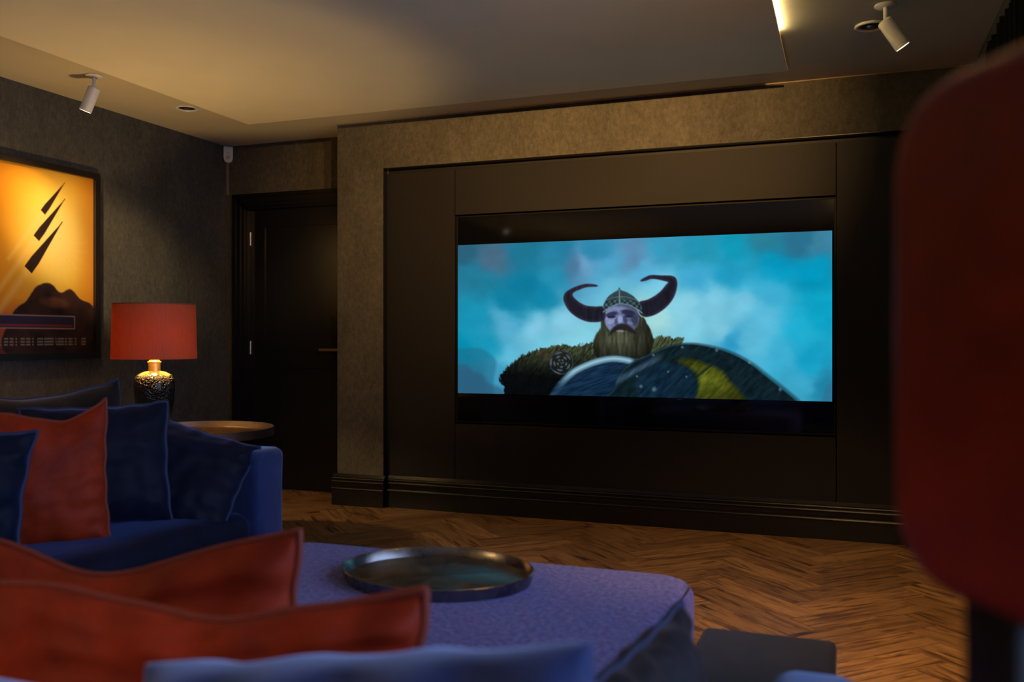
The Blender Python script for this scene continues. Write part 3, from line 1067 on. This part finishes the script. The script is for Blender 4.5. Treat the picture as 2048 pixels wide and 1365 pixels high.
# ------------------------------------------------------------------ framed picture on the left wall (plain stand-in design)
po = empty('framed_poster', (XL, 3.765, 1.498), label='framed yellow and orange abstract poster in a black frame on the left wall', cat='poster')
PH2, PW2 = 0.545, 0.385
bm = bmesh.new()
fw = 0.034
for lo, hi in (((-PW2, -PH2), (PW2, -PH2 + fw)), ((-PW2, PH2 - fw), (PW2, PH2)), ((-PW2, -PH2 + fw), (-PW2 + fw, PH2 - fw)), ((PW2 - fw, -PH2 + fw), (PW2, PH2 - fw))):
    add_box(bm, (0.001, lo[0], lo[1]), (0.034, hi[0], hi[1]))
bm_obj('frame', bm, M_frame, po)
box('backing', (0.002, -PW2 + 0.01, -PH2 + 0.01), (0.012, PW2 - 0.01, PH2 - 0.01), M_frame, po)


def paint_poster(s, t):
    x, y = s, t * 1.45
    base = np.empty((len(s), 3))
    g_ = np.exp(-((x - 0.62) ** 2 / 0.10 + (y - 0.52) ** 2 / 0.16))
    base[:] = (232, 150, 28)
    base = over(base, (252, 205, 60), np.clip(np.exp(-((x - 0.55) ** 2 / 0.16 + (y - 0.62) ** 2 / 0.45)), 0, 1))
    base = over(base, (255, 238, 150), 0.9 * g_)
    base = over(base, (214, 120, 40), 0.5 * np.clip((x - 0.8) / 0.25, 0, 1))
    base = over(base, (196, 92, 60), np.clip((y - 1.02) / 0.25, 0, 1))
    base = over(base, (120, 60, 62), np.clip((y - 1.22) / 0.2, 0, 1))
    ang = np.arctan2(y - 0.60, x - 0.62)
    base = over(base, (255, 236, 160), 0.25 * np.clip(np.sin(ang * 22), 0, 1) * np.clip(1 - np.hypot(x - 0.62, y - 0.6) / 0.4, 0, 1))
    # broad pale strokes and three plain dark slashes
    for cx, cy, L0, w0 in ((0.60, 0.21, 0.17, 0.016), (0.57, 0.38, 0.22, 0.020), (0.52, 0.60, 0.26, 0.026)):
        px, py = (x - cx) * 0.62 - (y - cy) * 0.78, (x - cx) * 0.78 + (y - cy) * 0.62
        base = over(base, (252, 226, 150), 0.5 * np.clip(1 - np.abs(py) / (w0 * 1.8), 0, 1) * ((px < -L0 * .8) & (px > -L0 * 4)))
        taper = w0 * np.clip(1.0 - px / L0, 0.15, 1.6)
        base = over(base, (46, 34, 32), cover(np.maximum(np.abs(py) - taper, np.abs(px) - L0), 0.006))
    # dark rounded hills at the lower right, navy foot
    nz = vnoise(x * 9, y * 9, 5, 4)
    hill = sdf(x, y, [(0.18, 1.46), (0.22, 1.16), (0.34, 1.04), (0.44, 0.92), (0.56, 0.90), (0.66, 0.96), (0.76, 0.93), (0.86, 1.0), (1.02, 1.10), (1.05, 1.46)])
    hc = np.stack([26 + 60 * nz, 22 + 34 * nz, 26 + 24 * nz], 1)
    base = over(base, hc, cover(hill + 0.03 * (nz - 0.5), 0.012))
    base = over(base, (150, 92, 62), 0.55 * np.clip((1.1 - ell(x, y, 0.61, 1.05, 0.16, 0.05, 4)) / 0.5, 0, 1) * (0.4 + nz))
    # one plain navy band with a thin pale edge
    d = np.maximum(np.abs(x - 0.44) - 0.36, np.abs(y - 1.205) - 0.045)
    base = over(base, (176, 150, 150), cover(d - 0.010, 0.006))
    base = over(base, (58, 50, 84), cover(d, 0.006))
    base = over(base, (150, 52, 52), cover(np.maximum(np.abs(x - 0.44) - 0.34, np.abs(y - 1.232) - 0.008), 0.006))
    for yy in (1.335, 1.358, 1.381):
        base = over(base, (170, 160, 150), 0.75 * ((np.abs(y - yy) < 0.006) & (x > 0.08) & (x < 0.94)) * (vnoise(x * 60, y * 3, 8, 1) > 0.35))
    return np.clip(base, 0, 255) * 0.82


def poster_world(s, t):
    w, h = PW2 - fw, PH2 - fw
    return np.stack([np.full_like(s, 0.0135), -w + 2 * w * s, h - 2 * h * t], 1)


picture_mesh('print', 220, 320, poster_world, paint_poster, M_poster, po)

# ------------------------------------------------------------------ ceiling fittings
def spot_light(name, loc, target, power, angle, blend=0.6, radius=0.03, color=WARM, parent=None):
    l = bpy.data.lights.new(name, 'SPOT')
    l.energy = power
    l.spot_size = R(angle)
    l.spot_blend = blend
    l.shadow_soft_size = radius
    l.color = color
    o = bpy.data.objects.new(name, l)
    d = Vector(target) - Vector(loc)
    o.rotation_euler = d.to_track_quat('-Z', 'Y').to_euler()
    o.location = loc
    C.objects.link(o)
    if parent:
        o.parent = parent
    return o


def ceiling_spot(base, target, power, angle, label, z=ZC, blend=0.6, color=WARM, stem=0.075):
    """white cylinder spot on a short stem"""
    t = empty('ceiling_spotlight', (base[0], base[1], z), label=label, cat='spotlight', group='white cylinder ceiling spotlights')
    lathe('mounting_plate', [(0.0, 0.0), (0.042, 0.0), (0.044, -0.004), (0.036, -0.010), (0, -0.010)], M_white, t, 32)
    tube('stem', [(0, 0, -0.008), (0, 0, -stem)], 0.008, M_white, t, 12)
    j0 = Vector((0, 0, 0.003 - stem))
    d = (Vector(target) - Vector((base[0], base[1], z)) - j0).normalized()
    q = d.to_track_quat('-Z', 'Y').to_matrix().to_4x4()
    q.translation = j0
    b_ = lathe('body', [(0, 0.012), (0.020, 0.012), (0.030, 0.006), (0.031, 0.0), (0.031, -0.122), (0.0285, -0.124), (0.0275, -0.121), (0.0275, -0.110), (0, -0.110)], M_white, t, 36)
    b_.matrix_local = q
    ln = lathe('lens', [(0.0280, -0.1110), (0.0280, -0.1250), (0.0, -0.1262)], M_lens, t, 28)
    ln.matrix_local = q
    spot_light('spot_beam', j0 + d * 0.128, j0 + d, power, angle, blend, parent=t, radius=0.025, color=color)
    return t


def downlight(x, y, label, power=0.0, z=ZC):
    t = empty('recessed_downlight', (x, y, z), label=label, cat='downlight', group='recessed ceiling downlights')
    lathe('trim_ring', [(0.052, -0.0005), (0.068, -0.0005), (0.068, -0.005), (0.064, -0.009), (0.055, -0.009), (0.050, -0.002)], M_white, t, 40)
    lathe('gimbal', [(0.0505, -0.0015), (0.040, -0.005), (0.0, -0.0045)], M_blackmetal, t, 36)
    lathe('bulb_cap', [(0.0, -0.0046), (0.018, -0.0055), (0.015, -0.0078), (0, -0.0082)], M_steel, t, 20)
    if power > 0:
        spot_light('down_beam', (0, 0, -0.02), (0, 0, -1), power, 104, 0.8, 0.04, color=(1.0, 0.70, 0.42), parent=t)
    return t


ceiling_spot((-3.70, 3.66), (-4.18, 3.55, 1.25), 34, 84, 'white cylinder ceiling spotlight tilted towards the framed poster')
ceiling_spot((0.150, 4.03), (0.70, 4.22, 1.55), 3, 50, 'white cylinder ceiling spotlight with a lit lens above the right end of the media wall')
downlight(-3.70, 4.37, 'round recessed downlight with white ring in the ceiling above the table lamp')
downlight(0.10, 4.27, 'round recessed downlight half hidden behind the right ceiling spotlight')
# further unseen spots; the two rear downlights are added to brighten the foreground
WASH = (1.0, 0.54, 0.185)
ceiling_spot((-3.70, 0.60), (-2.4, 1.3, 0.6), 45, 80, 'white cylinder ceiling spotlight over the side sofa, out of the frame')
ceiling_spot((-2.90, 2.00), (-4.18, 4.10, 1.60), 420, 22, 'white cylinder ceiling spotlight on the raft aimed at the left wall, out of the frame', z=RZ, blend=0.9, color=(1.0, 0.68, 0.33))
ceiling_spot((0.15, 2.55), (-0.15, 3.45, 0.0), 210, 80, 'white cylinder ceiling spotlight by the window aimed at the floor, out of the frame')
ceiling_spot((0.15, 1.60), (-1.35, 5.05, 2.25), 1000, 52, 'white cylinder ceiling spotlight by the window aimed at the media wall, out of the frame', blend=1.0, color=WASH, stem=0.045)
ceiling_spot((0.15, 0.80), (-2.45, 5.05, 1.60), 400, 35, 'white cylinder ceiling spotlight behind the viewer aimed at the media wall, out of the frame', blend=1.0, color=WASH, stem=0.045)
downlight(-0.75, -0.75, 'round recessed downlight in the raft behind the viewer, right of two', 200, RZ)
downlight(-2.00, -0.75, 'round recessed downlight in the raft behind the viewer, left of two', 120, RZ)

# LED strip lying on the right lip of the raft
led = empty('led_strip', (-0.2895, 3.28, RZ + 0.0122), label='short warm LED strip glowing above the right edge of the ceiling raft', cat='LED strip')
box('channel', (-0.010, -0.9, 0), (0.010, 0.9, 0.006), M_white, led)
box('diffuser', (-0.007, -0.895, 0.006), (0.0095, 0.895, 0.011), M_led, led)

# alarm sensor in the corner
pir = empty('alarm_sensor', (XL + 0.030, YD - 0.030, 2.325), rz=R(38), label='small white motion sensor in the corner above the door', cat='sensor')
bm = bmesh.new()
prof = []
for i in range(13):
    a = math.pi * i / 12
    prof.append((0.032 * math.cos(math.pi + a), 0.032 + 0.032 * math.sin(math.pi + a)))
prof += [(0.033, 0.115), (-0.033, 0.115)]
A = [bm.verts.new((x, -0.022, z)) for x, z in prof]
B = [bm.verts.new((x * 0.9, 0.022, z)) for x, z in prof]
for i in range(len(prof)):
    k = (i + 1) % len(prof)
    bm.faces.new((A[i], A[k], B[k], B[i]))
bm.faces.new(A)
bm.faces.new(B[::-1])
bmesh.ops.bevel(bm, geom=[e for e in bm.edges if abs(e.verts[0].co.y + 0.022) < 1e-6 and abs(e.verts[1].co.y + 0.022) < 1e-6], offset=0.006, segments=3, affect='EDGES')
bm_obj('casing', bm, M_plastic, pir, smooth=True, auto=40)
lathe('sensor_window', [(0, 0.006), (0.010, 0.005), (0.016, 0.0), (0, 0)], simple('sensor_lens', (0.45, 0.43, 0.38), 0.3), pir, 24, loc=(0, 0, 0)).matrix_local = Matrix.Translation((0, -0.021, 0.034)) @ Matrix.Rotation(R(90), 4, 'X')
box('slot', (-0.012, -0.0232, 0.066), (0.012, -0.0215, 0.069), simple('slot_dark', (0.05, 0.045, 0.04), 0.5), pir)
tag(box('trim_2', (XL + 0.0005, YD - 0.012, 2.10), (XL + 0.012, YD - 0.0005, 2.328), simple('taupe_conduit', (0.20, 0.18, 0.15), 0.6)), kind='structure')

# ------------------------------------------------------------------ side table and lamp
TBZ = 0.592
M_rustbind = simple('rust_binding', (0.36, 0.10, 0.045), 0.6)


def side_table(x, y, label):
    tb = empty('side_table', (x, y, 0), label=label, cat='table')
    lathe('tabletop', [(0, TBZ - 0.012), (0.355, TBZ - 0.012), (0.355, TBZ), (0, TBZ)], M_tabletop, tb, 72)
    lathe('rim', [(0.353, TBZ - 0.014), (0.366, TBZ - 0.014), (0.369, TBZ + 0.026), (0.366, TBZ + 0.029), (0.362, TBZ + 0.028), (0.357, TBZ)], M_copperrim, tb, 72, closed=True)
    for k in range(3):
        a = R(30 + 120 * k)
        tube('leg', [(0.24 * math.cos(a), 0.24 * math.sin(a), TBZ - 0.013), (0.24 * math.cos(a + 2.2), 0.24 * math.sin(a + 2.2), 0.018)], 0.010, M_blackmetal, tb, 10)
    lathe('foot_ring', [(0.232, 0.004), (0.248, 0.004), (0.248, 0.020), (0.232, 0.020)], M_blackmetal, tb, 48, closed=True)
    return tb


def table_lamp(x, y, label, power):
    lamp = empty('table_lamp', (x, y, TBZ + 0.0005), label=label, cat='lamp')
    prof = [(0.0, 0.0), (0.062, 0.0), (0.068, 0.006), (0.074, 0.04), (0.085, 0.10), (0.095, 0.155), (0.0985, 0.20), (0.099, 0.236), (0.0965, 0.263),
            (0.089, 0.283), (0.077, 0.295), (0.060, 0.304), (0.042, 0.309), (0.030, 0.311), (0.0, 0.311)]
    lathe('base', prof, M_ceramic, lamp, 72, auto=60)
    lathe('neck', [(0, 0.309), (0.029, 0.309), (0.029, 0.350), (0.034, 0.352), (0.034, 0.357), (0.029, 0.359), (0.022, 0.366), (0.022, 0.385), (0, 0.385)], M_gold, lamp, 40)
    lathe('bulb', [(0, 0.385), (0.012, 0.387), (0.014, 0.405), (0.020, 0.415), (0.021, 0.425), (0.018, 0.436), (0.009, 0.444), (0, 0.446)], M_bulb, lamp, 24)
    SZ0, SZ1 = 0.372, 0.652
    sh = lathe('shade', [(0.206, SZ0), (0.208, SZ0), (0.2006, SZ1), (0.1986, SZ1)], M_shade, lamp, 96, closed=True)
    lathe('lining', [(0.2050, SZ0 + 0.001), (0.1976, SZ1 - 0.001)], M_lining, sh, 96)
    lathe('binding', [(0.1976, SZ1 - 0.004), (0.2019, SZ1 - 0.004), (0.2019, SZ1 + 0.002), (0.1976, SZ1 + 0.002)], M_rustbind, sh, 96, closed=True)
    bm = bmesh.new()
    for k in range(3):
        a = R(15 + 120 * k)
        tube_mesh(bm, [(0.012 * math.cos(a), 0.012 * math.sin(a), 0.40), (0.199 * math.cos(a), 0.199 * math.sin(a), SZ1 - 0.02)], 0.0016, 6)
    bm_obj('shade_carrier', bm, M_gold, lamp, smooth=True)
    pl = bpy.data.lights.new('lamp_glow', 'POINT')
    pl.energy = power
    pl.color = (1.0, 0.65, 0.27)
    pl.shadow_soft_size = 0.022
    plo = bpy.data.objects.new('lamp_glow', pl)
    plo.location = (0, 0, 0.475)
    C.objects.link(plo)
    plo.parent = lamp
    return lamp


side_table(-3.06, 3.70, 'round side table with a rimmed copper tray top behind the navy sofa')
table_lamp(-3.335, 3.695, 'table lamp with rust drum shade and black bubbled ceramic base on the side table', 30.0)
# unseen twin table and lamp, added to spread warm light on the ceiling
side_table(-3.45, -0.35, 'twin round copper side table behind the viewer, out of the frame')
table_lamp(-3.50, -0.35, 'twin rust-shaded table lamp behind the viewer, out of the frame', 24.0)

# ------------------------------------------------------------------ cushions
def cushion(name, w, h, th, mat, pipe_mat, seed=1, pinch=0.06, dent=0.0, dent_at=0.0, fold=0.006, n=44, pipe=0.0055, parent=None, label=None, group=None,
            loc=(0, 0, 0), yaw=0.0, tilt=15.0, roll=0.0, lump=0.010, cat='cushion', exp=0.5, ear=0.0):
    rnd = random.Random(seed)
    ph = [rnd.uniform(0, 6.28) for _ in range(8)]
    fr = [rnd.uniform(9, 17) for _ in range(8)]

    def outline(s, t):
        x = w / 2 * s * (1 - pinch * (1 - t * t) * abs(s))
        y = h / 2 * t * (1 - pinch * (1 - s * s) * abs(t))
        if dent:
            y -= dent * math.exp(-((s - dent_at) / 0.42) ** 2) * max(0.0, (t + 1) / 2) ** 1.5
        if ear:
            y += ear * max(0, s) ** 6 * max(0, t) ** 4
        x += 0.0018 * math.sin(fr[0] * t + ph[0]) * abs(s) ** 3
        y += 0.0018 * math.sin(fr[1] * s + ph[1]) * abs(t) ** 3
        return x, y

    def zprof(s, t, side):
        a = max(0.0, (1 - abs(s) ** 2.6) * (1 - abs(t) ** 2.6))
        z = th / 2 * a ** exp
        env = a ** 0.3
        z += lump * env * noise.noise(Vector((s * 1.6 + seed, t * 1.6, side * 3.1))) * 1.6
        es, et = 1 - abs(s), 1 - abs(t)
        z += fold * env * math.exp(-et / 0.22) * math.sin(fr[2] * s * 1.3 + ph[2] + 1.5 * noise.noise(Vector((s * 3, seed, 0)))) * min(1, et * 12)
        z += fold * env * math.exp(-es / 0.22) * math.sin(fr[3] * t * 1.3 + ph[3] + 1.5 * noise.noise(Vector((t * 3, seed, 5)))) * min(1, es * 12)
        z += fold * 0.7 * env * noise.noise(Vector((s * 5 + seed * 2, t * 5, side)))
        return side * z

    def cosp(i):
        u = -1 + 2 * i / n
        return math.sin(u * math.pi / 2) * 0.6 + u * 0.4
    bm = bmesh.new()
    G = {}
    for side in (1, -1):
        for i in range(n + 1):
            for k in range(n + 1):
                edge = i in (0, n) or k in (0, n)
                if edge and side == -1:
                    G[(side, i, k)] = G[(1, i, k)]
                    continue
                s, t = cosp(i), cosp(k)
                x, y = outline(s, t)
                G[(side, i, k)] = bm.verts.new((x, y, 0 if edge else zprof(s, t, side)))
    for side in (1, -1):
        for i in range(n):
            for k in range(n):
                q = [G[(side, i, k)], G[(side, i + 1, k)], G[(side, i + 1, k + 1)], G[(side, i, k + 1)]]
                bm.faces.new(q if side == 1 else q[::-1])
    me = bpy.data.meshes.new(name)
    bm.to_mesh(me)
    per = [G[(1, i, 0)].co.copy() for i in range(n)] + [G[(1, n, k)].co.copy() for k in range(n)] + [G[(1, n - i, n)].co.copy() for i in range(n)] + [G[(1, 0, n - k)].co.copy() for k in range(n)]
    bm.free()
    o = link(name, me, mat, parent, smooth=True)
    o.matrix_local = Matrix.Translation(loc) @ Matrix.Rotation(R(yaw), 4, 'Z') @ Matrix.Rotation(R(90 - tilt), 4, 'X') @ Matrix.Rotation(R(roll), 4, 'Z')
    if pipe:
        # soften corners of the piping a little
        bmp = bmesh.new()
        tube_mesh(bmp, per, pipe, 8, closed=True)
        bm_obj('piping', bmp, pipe_mat, o, smooth=True)
    if label:
        tag(o, label, cat, group)
    return o


# ------------------------------------------------------------------ sofas
def soft_box(name, lo, hi, mat, parent, r=0.05, puff=0.0, seed=0, cuts=14):
    """upholstered block: rounded, slightly puffed and uneven"""
    bm = bmesh.new()
    add_box(bm, lo, hi)
    bmesh.ops.bevel(bm, geom=list(bm.edges), offset=r, segments=4, profile=0.5, affect='EDGES')
    c = (Vector(lo) + Vector(hi)) / 2
    hs = (Vector(hi) - Vector(lo)) / 2
    long_ = [e for e in bm.edges if e.calc_length() > 0.15]
    bmesh.ops.subdivide_edges(bm, edges=long_, cuts=cuts, use_grid_fill=True)
    for v_ in bm.verts:
        p = v_.co - c
        nx, ny, nz_ = (p.x / hs.x, p.y / hs.y, p.z / hs.z)
        if puff:
            v_.co.z += puff * max(0, (1 - nx ** 4)) * max(0, (1 - ny ** 4)) * (1 if nz_ > 0 else 0) * max(0, nz_) ** 2
        nn = noise.noise(Vector((v_.co.x * 5 + seed, v_.co.y * 5, v_.co.z * 5)))
        v_.co += Vector((nx, ny, nz_)) * 0.004 * nn
    return bm_obj(name, bm, mat, parent, smooth=True, auto=70)


# side sofa (back towards the left wall)
s1 = empty('sofa', (0, 0, 0), label='navy velvet side sofa with a broad square arm, along the left of the room', cat='sofa')
SX0, SX1, SY0, SY1 = -3.02, -1.95, 0.30, 2.84
soft_box('base', (SX0, SY0, 0.06), (SX1 - 0.03, SY1 - 0.02, 0.30), M_sofa, s1, 0.03)
soft_box('arm', (SX0 + 0.02, SY1 - 0.165, 0.06), (SX1, SY1, 0.668), M_sofa, s1, 0.035)
soft_box('back_frame', (SX0 - 0.02, SY0, 0.06), (SX0 + 0.20, SY1, 0.70), M_sofa, s1, 0.05)
soft_box('seat_cushion', (SX0 + 0.19, 1.60, 0.29), (SX1 - 0.005, SY1 - 0.170, 0.455), M_seat_shaded, s1, 0.06, 0.02, 2)
soft_box('seat_cushion', (SX0 + 0.19, 0.60, 0.29), (SX1 + 0.12, 1.595, 0.455), M_seat_shaded, s1, 0.06, 0.02, 5)
for x, y in ((SX0 + 0.1, SY0 + 0.1), (SX1 - 0.12, SY0 + 0.1), (SX0 + 0.1, SY1 - 0.1), (SX1 - 0.12, SY1 - 0.1)):
    lathe('foot', [(0, 0), (0.022, 0), (0.030, 0.065), (0, 0.065)], M_blackmetal, s1, 20, loc=(x, y, 0))
cushion('back_cushion', 0.86, 0.50, 0.28, M_navy2, M_navy_pipe, 11, 0.03, 0.025, 0.2, 0.008, parent=s1, loc=(-2.60, 2.215, 0.645), yaw=80, tilt=6, roll=0, ear=0.025)
cushion('back_cushion', 0.90, 0.50, 0.24, M_navy2, M_navy_pipe, 12, 0.03, 0.02, 0.0, 0.008, parent=s1, loc=(-2.71, 1.12, 0.66), yaw=90, tilt=13)

# front sofa, seen over its back
s2_ = empty('sofa', (0, 0, 0), label='navy velvet front sofa facing the television, nearest the viewer', cat='sofa')
soft_box('base', (-1.80, 0.62, 0.06), (0.02, 1.46, 0.30), M_sofa, s2_, 0.03)
soft_box('back_frame', (-1.80, 0.58, 0.06), (0.02, 0.76, 0.64), M_sofa, s2_, 0.05)
soft_box('arm', (-0.115, 0.60, 0.06), (0.03, 1.48, 0.56), M_sofa, s2_, 0.04)
soft_box('seat_cushion', (-1.00, 0.75, 0.29), (-0.12, 1.49, 0.45), M_sofa, s2_, 0.06, 0.02, 7)
soft_box('seat_cushion', (-1.80, 0.75, 0.29), (-1.005, 1.49, 0.45), M_sofa, s2_, 0.06, 0.02, 8)
for x, y in ((-1.70, 0.70), (-0.08, 0.70), (-1.70, 1.38), (-0.08, 1.38)):
    lathe('foot', [(0, 0), (0.022, 0), (0.030, 0.065), (0, 0.065)], M_blackmetal, s2_, 20, loc=(x, y, 0))
cushion('back_cushion', 0.52, 0.40, 0.20, M_sofa, M_navy_pipe, 21, 0.02, 0.0, 0.0, 0.032, parent=s2_, loc=(-0.455, 0.80, 0.545), yaw=2, tilt=6, roll=8.5, lump=0.018, pipe=0, exp=0.36)
cushion('back_cushion', 0.74, 0.36, 0.20, M_sofa, M_navy_pipe, 22, 0.03, 0.0, 0.0, 0.010, parent=s2_, loc=(-1.12, 0.80, 0.470), yaw=0, tilt=8, pipe=0, exp=0.4)

G_ = 'loose cushions on the sofas'
# loose cushions on the side sofa
cushion('throw_cushion', 0.44, 0.40, 0.15, M_navy, M_navy_pipe, 31, 0.055, 0.0, 0.0, 0.008, loc=(-2.270, 2.260, 0.655), yaw=47, tilt=10, roll=1.0, group=G_,
        label='upright navy velvet cushion between the rust one and the one leaning on the arm')
cushion('throw_cushion', 0.44, 0.38, 0.14, M_navy, M_navy_pipe, 32, 0.06, 0.0, 0.0, 0.010, loc=(-2.165, 2.515, 0.598), yaw=41, tilt=33, roll=-23, group=G_,
        label='slumped navy velvet cushion leaning against the sofa arm')
cushion('throw_cushion', 0.46, 0.42, 0.15, M_rust, M_rust_pipe, 33, 0.05, 0.035, 0.45, 0.010, loc=(-2.275, 1.985, 0.650), yaw=48, tilt=8, roll=1, ear=0.03, group=G_,
        label='rust velvet cushion standing between two navy ones on the side sofa')
cushion('throw_cushion', 0.44, 0.40, 0.15, M_navy, M_navy_pipe, 34, 0.09, 0.0, 0.0, 0.014, loc=(-2.215, 1.660, 0.640), yaw=52, tilt=10, roll=-6, group=G_,
        label='crumpled shiny navy cushion at the left edge in front of the rust one')
# loose cushions on the front sofa
cushion('throw_cushion', 0.76, 0.33, 0.16, M_rust, M_rust_pipe, 41, 0.03, 0.035, 0.22, 0.024, loc=(-0.895, 0.990, 0.556), yaw=12, tilt=8, roll=0.0, pipe=0.0075, ear=0.012, group=G_,
        label='rust velvet cushion nearest the viewer with a long piped top edge')
cushion('throw_cushion', 0.74, 0.34, 0.15, M_rust, M_rust_pipe, 42, 0.03, 0.060, 0.05, 0.022, loc=(-1.205, 1.190, 0.556), yaw=10, tilt=6, roll=1.0, pipe=0.007, ear=0.02, group=G_,
        label='rust velvet cushion behind the nearest one, its corner standing up beside the ottoman')
cushion('throw_cushion', 0.38, 0.28, 0.12, M_navy2, M_navy_pipe, 43, 0.05, 0.0, 0.0, 0.010, loc=(-0.255, 1.235, 0.515), yaw=84, tilt=4, roll=0, ear=0.0, group=G_,
        label='dusky navy cushion with a pointed corner, seen edge-on by the low footstool')

# ------------------------------------------------------------------ ottoman, footstool, tray
ot = empty('ottoman', (0, 0, 0), label='large blue-violet chenille ottoman carrying the oval metal tray', cat='ottoman')


def round_block(name, lo, hi, rv, rt, mat, parent, seg=6):
    """block with rounded plan corners (rv) and a rounded top edge (rt)"""
    pts = []
    for cx, cy, a0 in ((hi[0] - rv, hi[1] - rv, 0), (lo[0] + rv, hi[1] - rv, 90), (lo[0] + rv, lo[1] + rv, 180), (hi[0] - rv, lo[1] + rv, 270)):
        for k in range(seg + 1):
            a = R(a0 + 90 * k / seg)
            pts.append((cx, cy, math.cos(a), math.sin(a)))
    rings = []
    bm = bmesh.new()
    levels = [(lo[2], 0.0)] + [(hi[2] - rt + rt * math.sin(R(a)), rt * (1 - math.cos(R(a)))) for a in (0, 15, 30, 45, 60, 75, 90)]
    for z, inset in levels:
        rings.append([bm.verts.new((cx + (rv - inset) * ca_, cy + (rv - inset) * sa_, z)) for cx, cy, ca_, sa_ in pts])
    n_ = len(pts)
    for a_, b_ in zip(rings[:-1], rings[1:]):
        for i in range(n_):
            k = (i + 1) % n_
            bm.faces.new((a_[i], a_[k], b_[k], b_[i]))
    bm.faces.new(rings[-1])
    bm.faces.new(rings[0][::-1])
    o = bm_obj(name, bm, mat, parent, smooth=True, auto=60)
    return o, [tuple(v_) for v_ in [(cx + (rv - 0.3 * rt) * ca_, cy + (rv - 0.3 * rt) * sa_, hi[2] - rt * 0.27) for cx, cy, ca_, sa_ in pts]]


OX0, OX1, OY0, OY1, OZ = -1.66, -0.372, 1.56, 2.465, 0.43
body, seam = round_block('body', (OX0, OY0, 0.05), (OX1, OY1, OZ), 0.11, 0.045, M_chen, ot)
tube('seam', seam, 0.003, M_chen_seam, ot, 6, closed=True)
for x, y in ((OX0 + 0.12, OY0 + 0.12), (OX1 - 0.12, OY0 + 0.12), (OX0 + 0.12, OY1 - 0.12), (OX1 - 0.12, OY1 - 0.12)):
    lathe('foot', [(0, 0), (0.022, 0), (0.028, 0.055), (0, 0.055)], M_blackmetal, ot, 20, loc=(x, y, 0))

fs_ = empty('footstool', (0, 0, 0), label='low dark navy velvet footstool beside the blue-violet ottoman', cat='footstool')
round_block('body', (-0.360, 1.60, 0.03), (-0.022, 2.44, 0.30), 0.022, 0.018, M_navy2, fs_)
for x, y in ((-0.32, 1.64), (-0.06, 1.64), (-0.32, 2.40), (-0.06, 2.40)):
    lathe('foot', [(0, 0), (0.016, 0), (0.020, 0.032), (0, 0.032)], M_blackmetal, fs_, 16, loc=(x, y, 0))

tr = empty('serving_tray', (-1.020, 2.175, OZ + 0.001), rz=R(-4), label='oval pewter tray with a raised bright rim on the ottoman', cat='tray')
lathe('tray_base', [(0, 0), (0.258, 0), (0.262, 0.004), (0.258, 0.007), (0, 0.007)], M_tray, tr, 96, sx=0.965, sy=0.80)
lathe('rim', [(0.256, 0.0), (0.265, 0.0), (0.273, 0.030), (0.2705, 0.032), (0.268, 0.030), (0.259, 0.007)], M_trayrim, tr, 96, closed=True, sx=0.965, sy=0.80)

# ------------------------------------------------------------------ bar stool close to the camera
A0 = Vector((0.021, 0.655, 0))
dirv = Vector((0.48, -0.877, 0)).normalized()
st = empty('bar_stool', (A0.x, A0.y, 0), rz=math.atan2(dirv.y, dirv.x), label='rust bar stool with black legs, its blurred backrest filling the right edge', cat='stool')
# local +x runs along the backrest towards the viewer, local +y to the right wall side
bl, z0, z1, rc, thk = 0.42, 0.912, 1.232, 0.055, 0.05
out = []
for cx, cz, a0 in ((bl - rc, z1 - rc, 0), (rc, z1 - rc, 90), (rc, z0 + rc, 180), (bl - rc, z0 + rc, 270)):
    for k in range(9):
        a = R(a0 + 90 * k / 8)
        out.append((cx + rc * math.cos(a), cz + rc * math.sin(a)))
bm = bmesh.new()
rings = []
ctr = (bl / 2, (z0 + z1) / 2)
for y, ins in ((0.0, 0.016), (0.005, 0.006), (0.015, 0.0), (thk - 0.015, 0.0), (thk - 0.005, 0.006), (thk, 0.016)):
    rg = []
    for x, z in out:
        dx, dz = x - ctr[0], z - ctr[1]
        x2 = x - math.copysign(min(ins, abs(dx)), dx)
        z2 = z - math.copysign(min(ins, abs(dz)), dz)
        curve = 0.10 * (x2 - 0.15) ** 2
        rg.append(bm.verts.new((x2, y + curve, z2)))
    rings.append(rg)
for a_, b_ in zip(rings[:-1], rings[1:]):
    for i in range(len(out)):
        k = (i + 1) % len(out)
        bm.faces.new((a_[i], a_[k], b_[k], b_[i]))
bm.faces.new(rings[0])
bm.faces.new(rings[-1][::-1])
bm_obj('backrest', bm, M_stool, st, smooth=True, auto=50)
box('seat', (0.0, 0.07, 0.66), (0.42, 0.40, 0.74), M_stool, st, 0.03, 4)
for x in (0.092, 0.35):
    box('leg', (x - 0.023, 0.012, 0.0), (x + 0.023, 0.048, z0 + 0.02), M_blackmetal, st, 0.004)
    box('leg', (x - 0.020, 0.350, 0.0), (x + 0.020, 0.386, 0.67), M_blackmetal, st, 0.004)
for lo, hi in (((0.08, 0.022, 0.64), (0.10, 0.38, 0.665)), ((0.34, 0.022, 0.64), (0.36, 0.38, 0.665)), ((0.08, 0.36, 0.24), (0.36, 0.378, 0.262)), ((0.08, 0.022, 0.24), (0.36, 0.040, 0.262))):
    box('stretcher', lo, hi, M_blackmetal, st, 0.002)
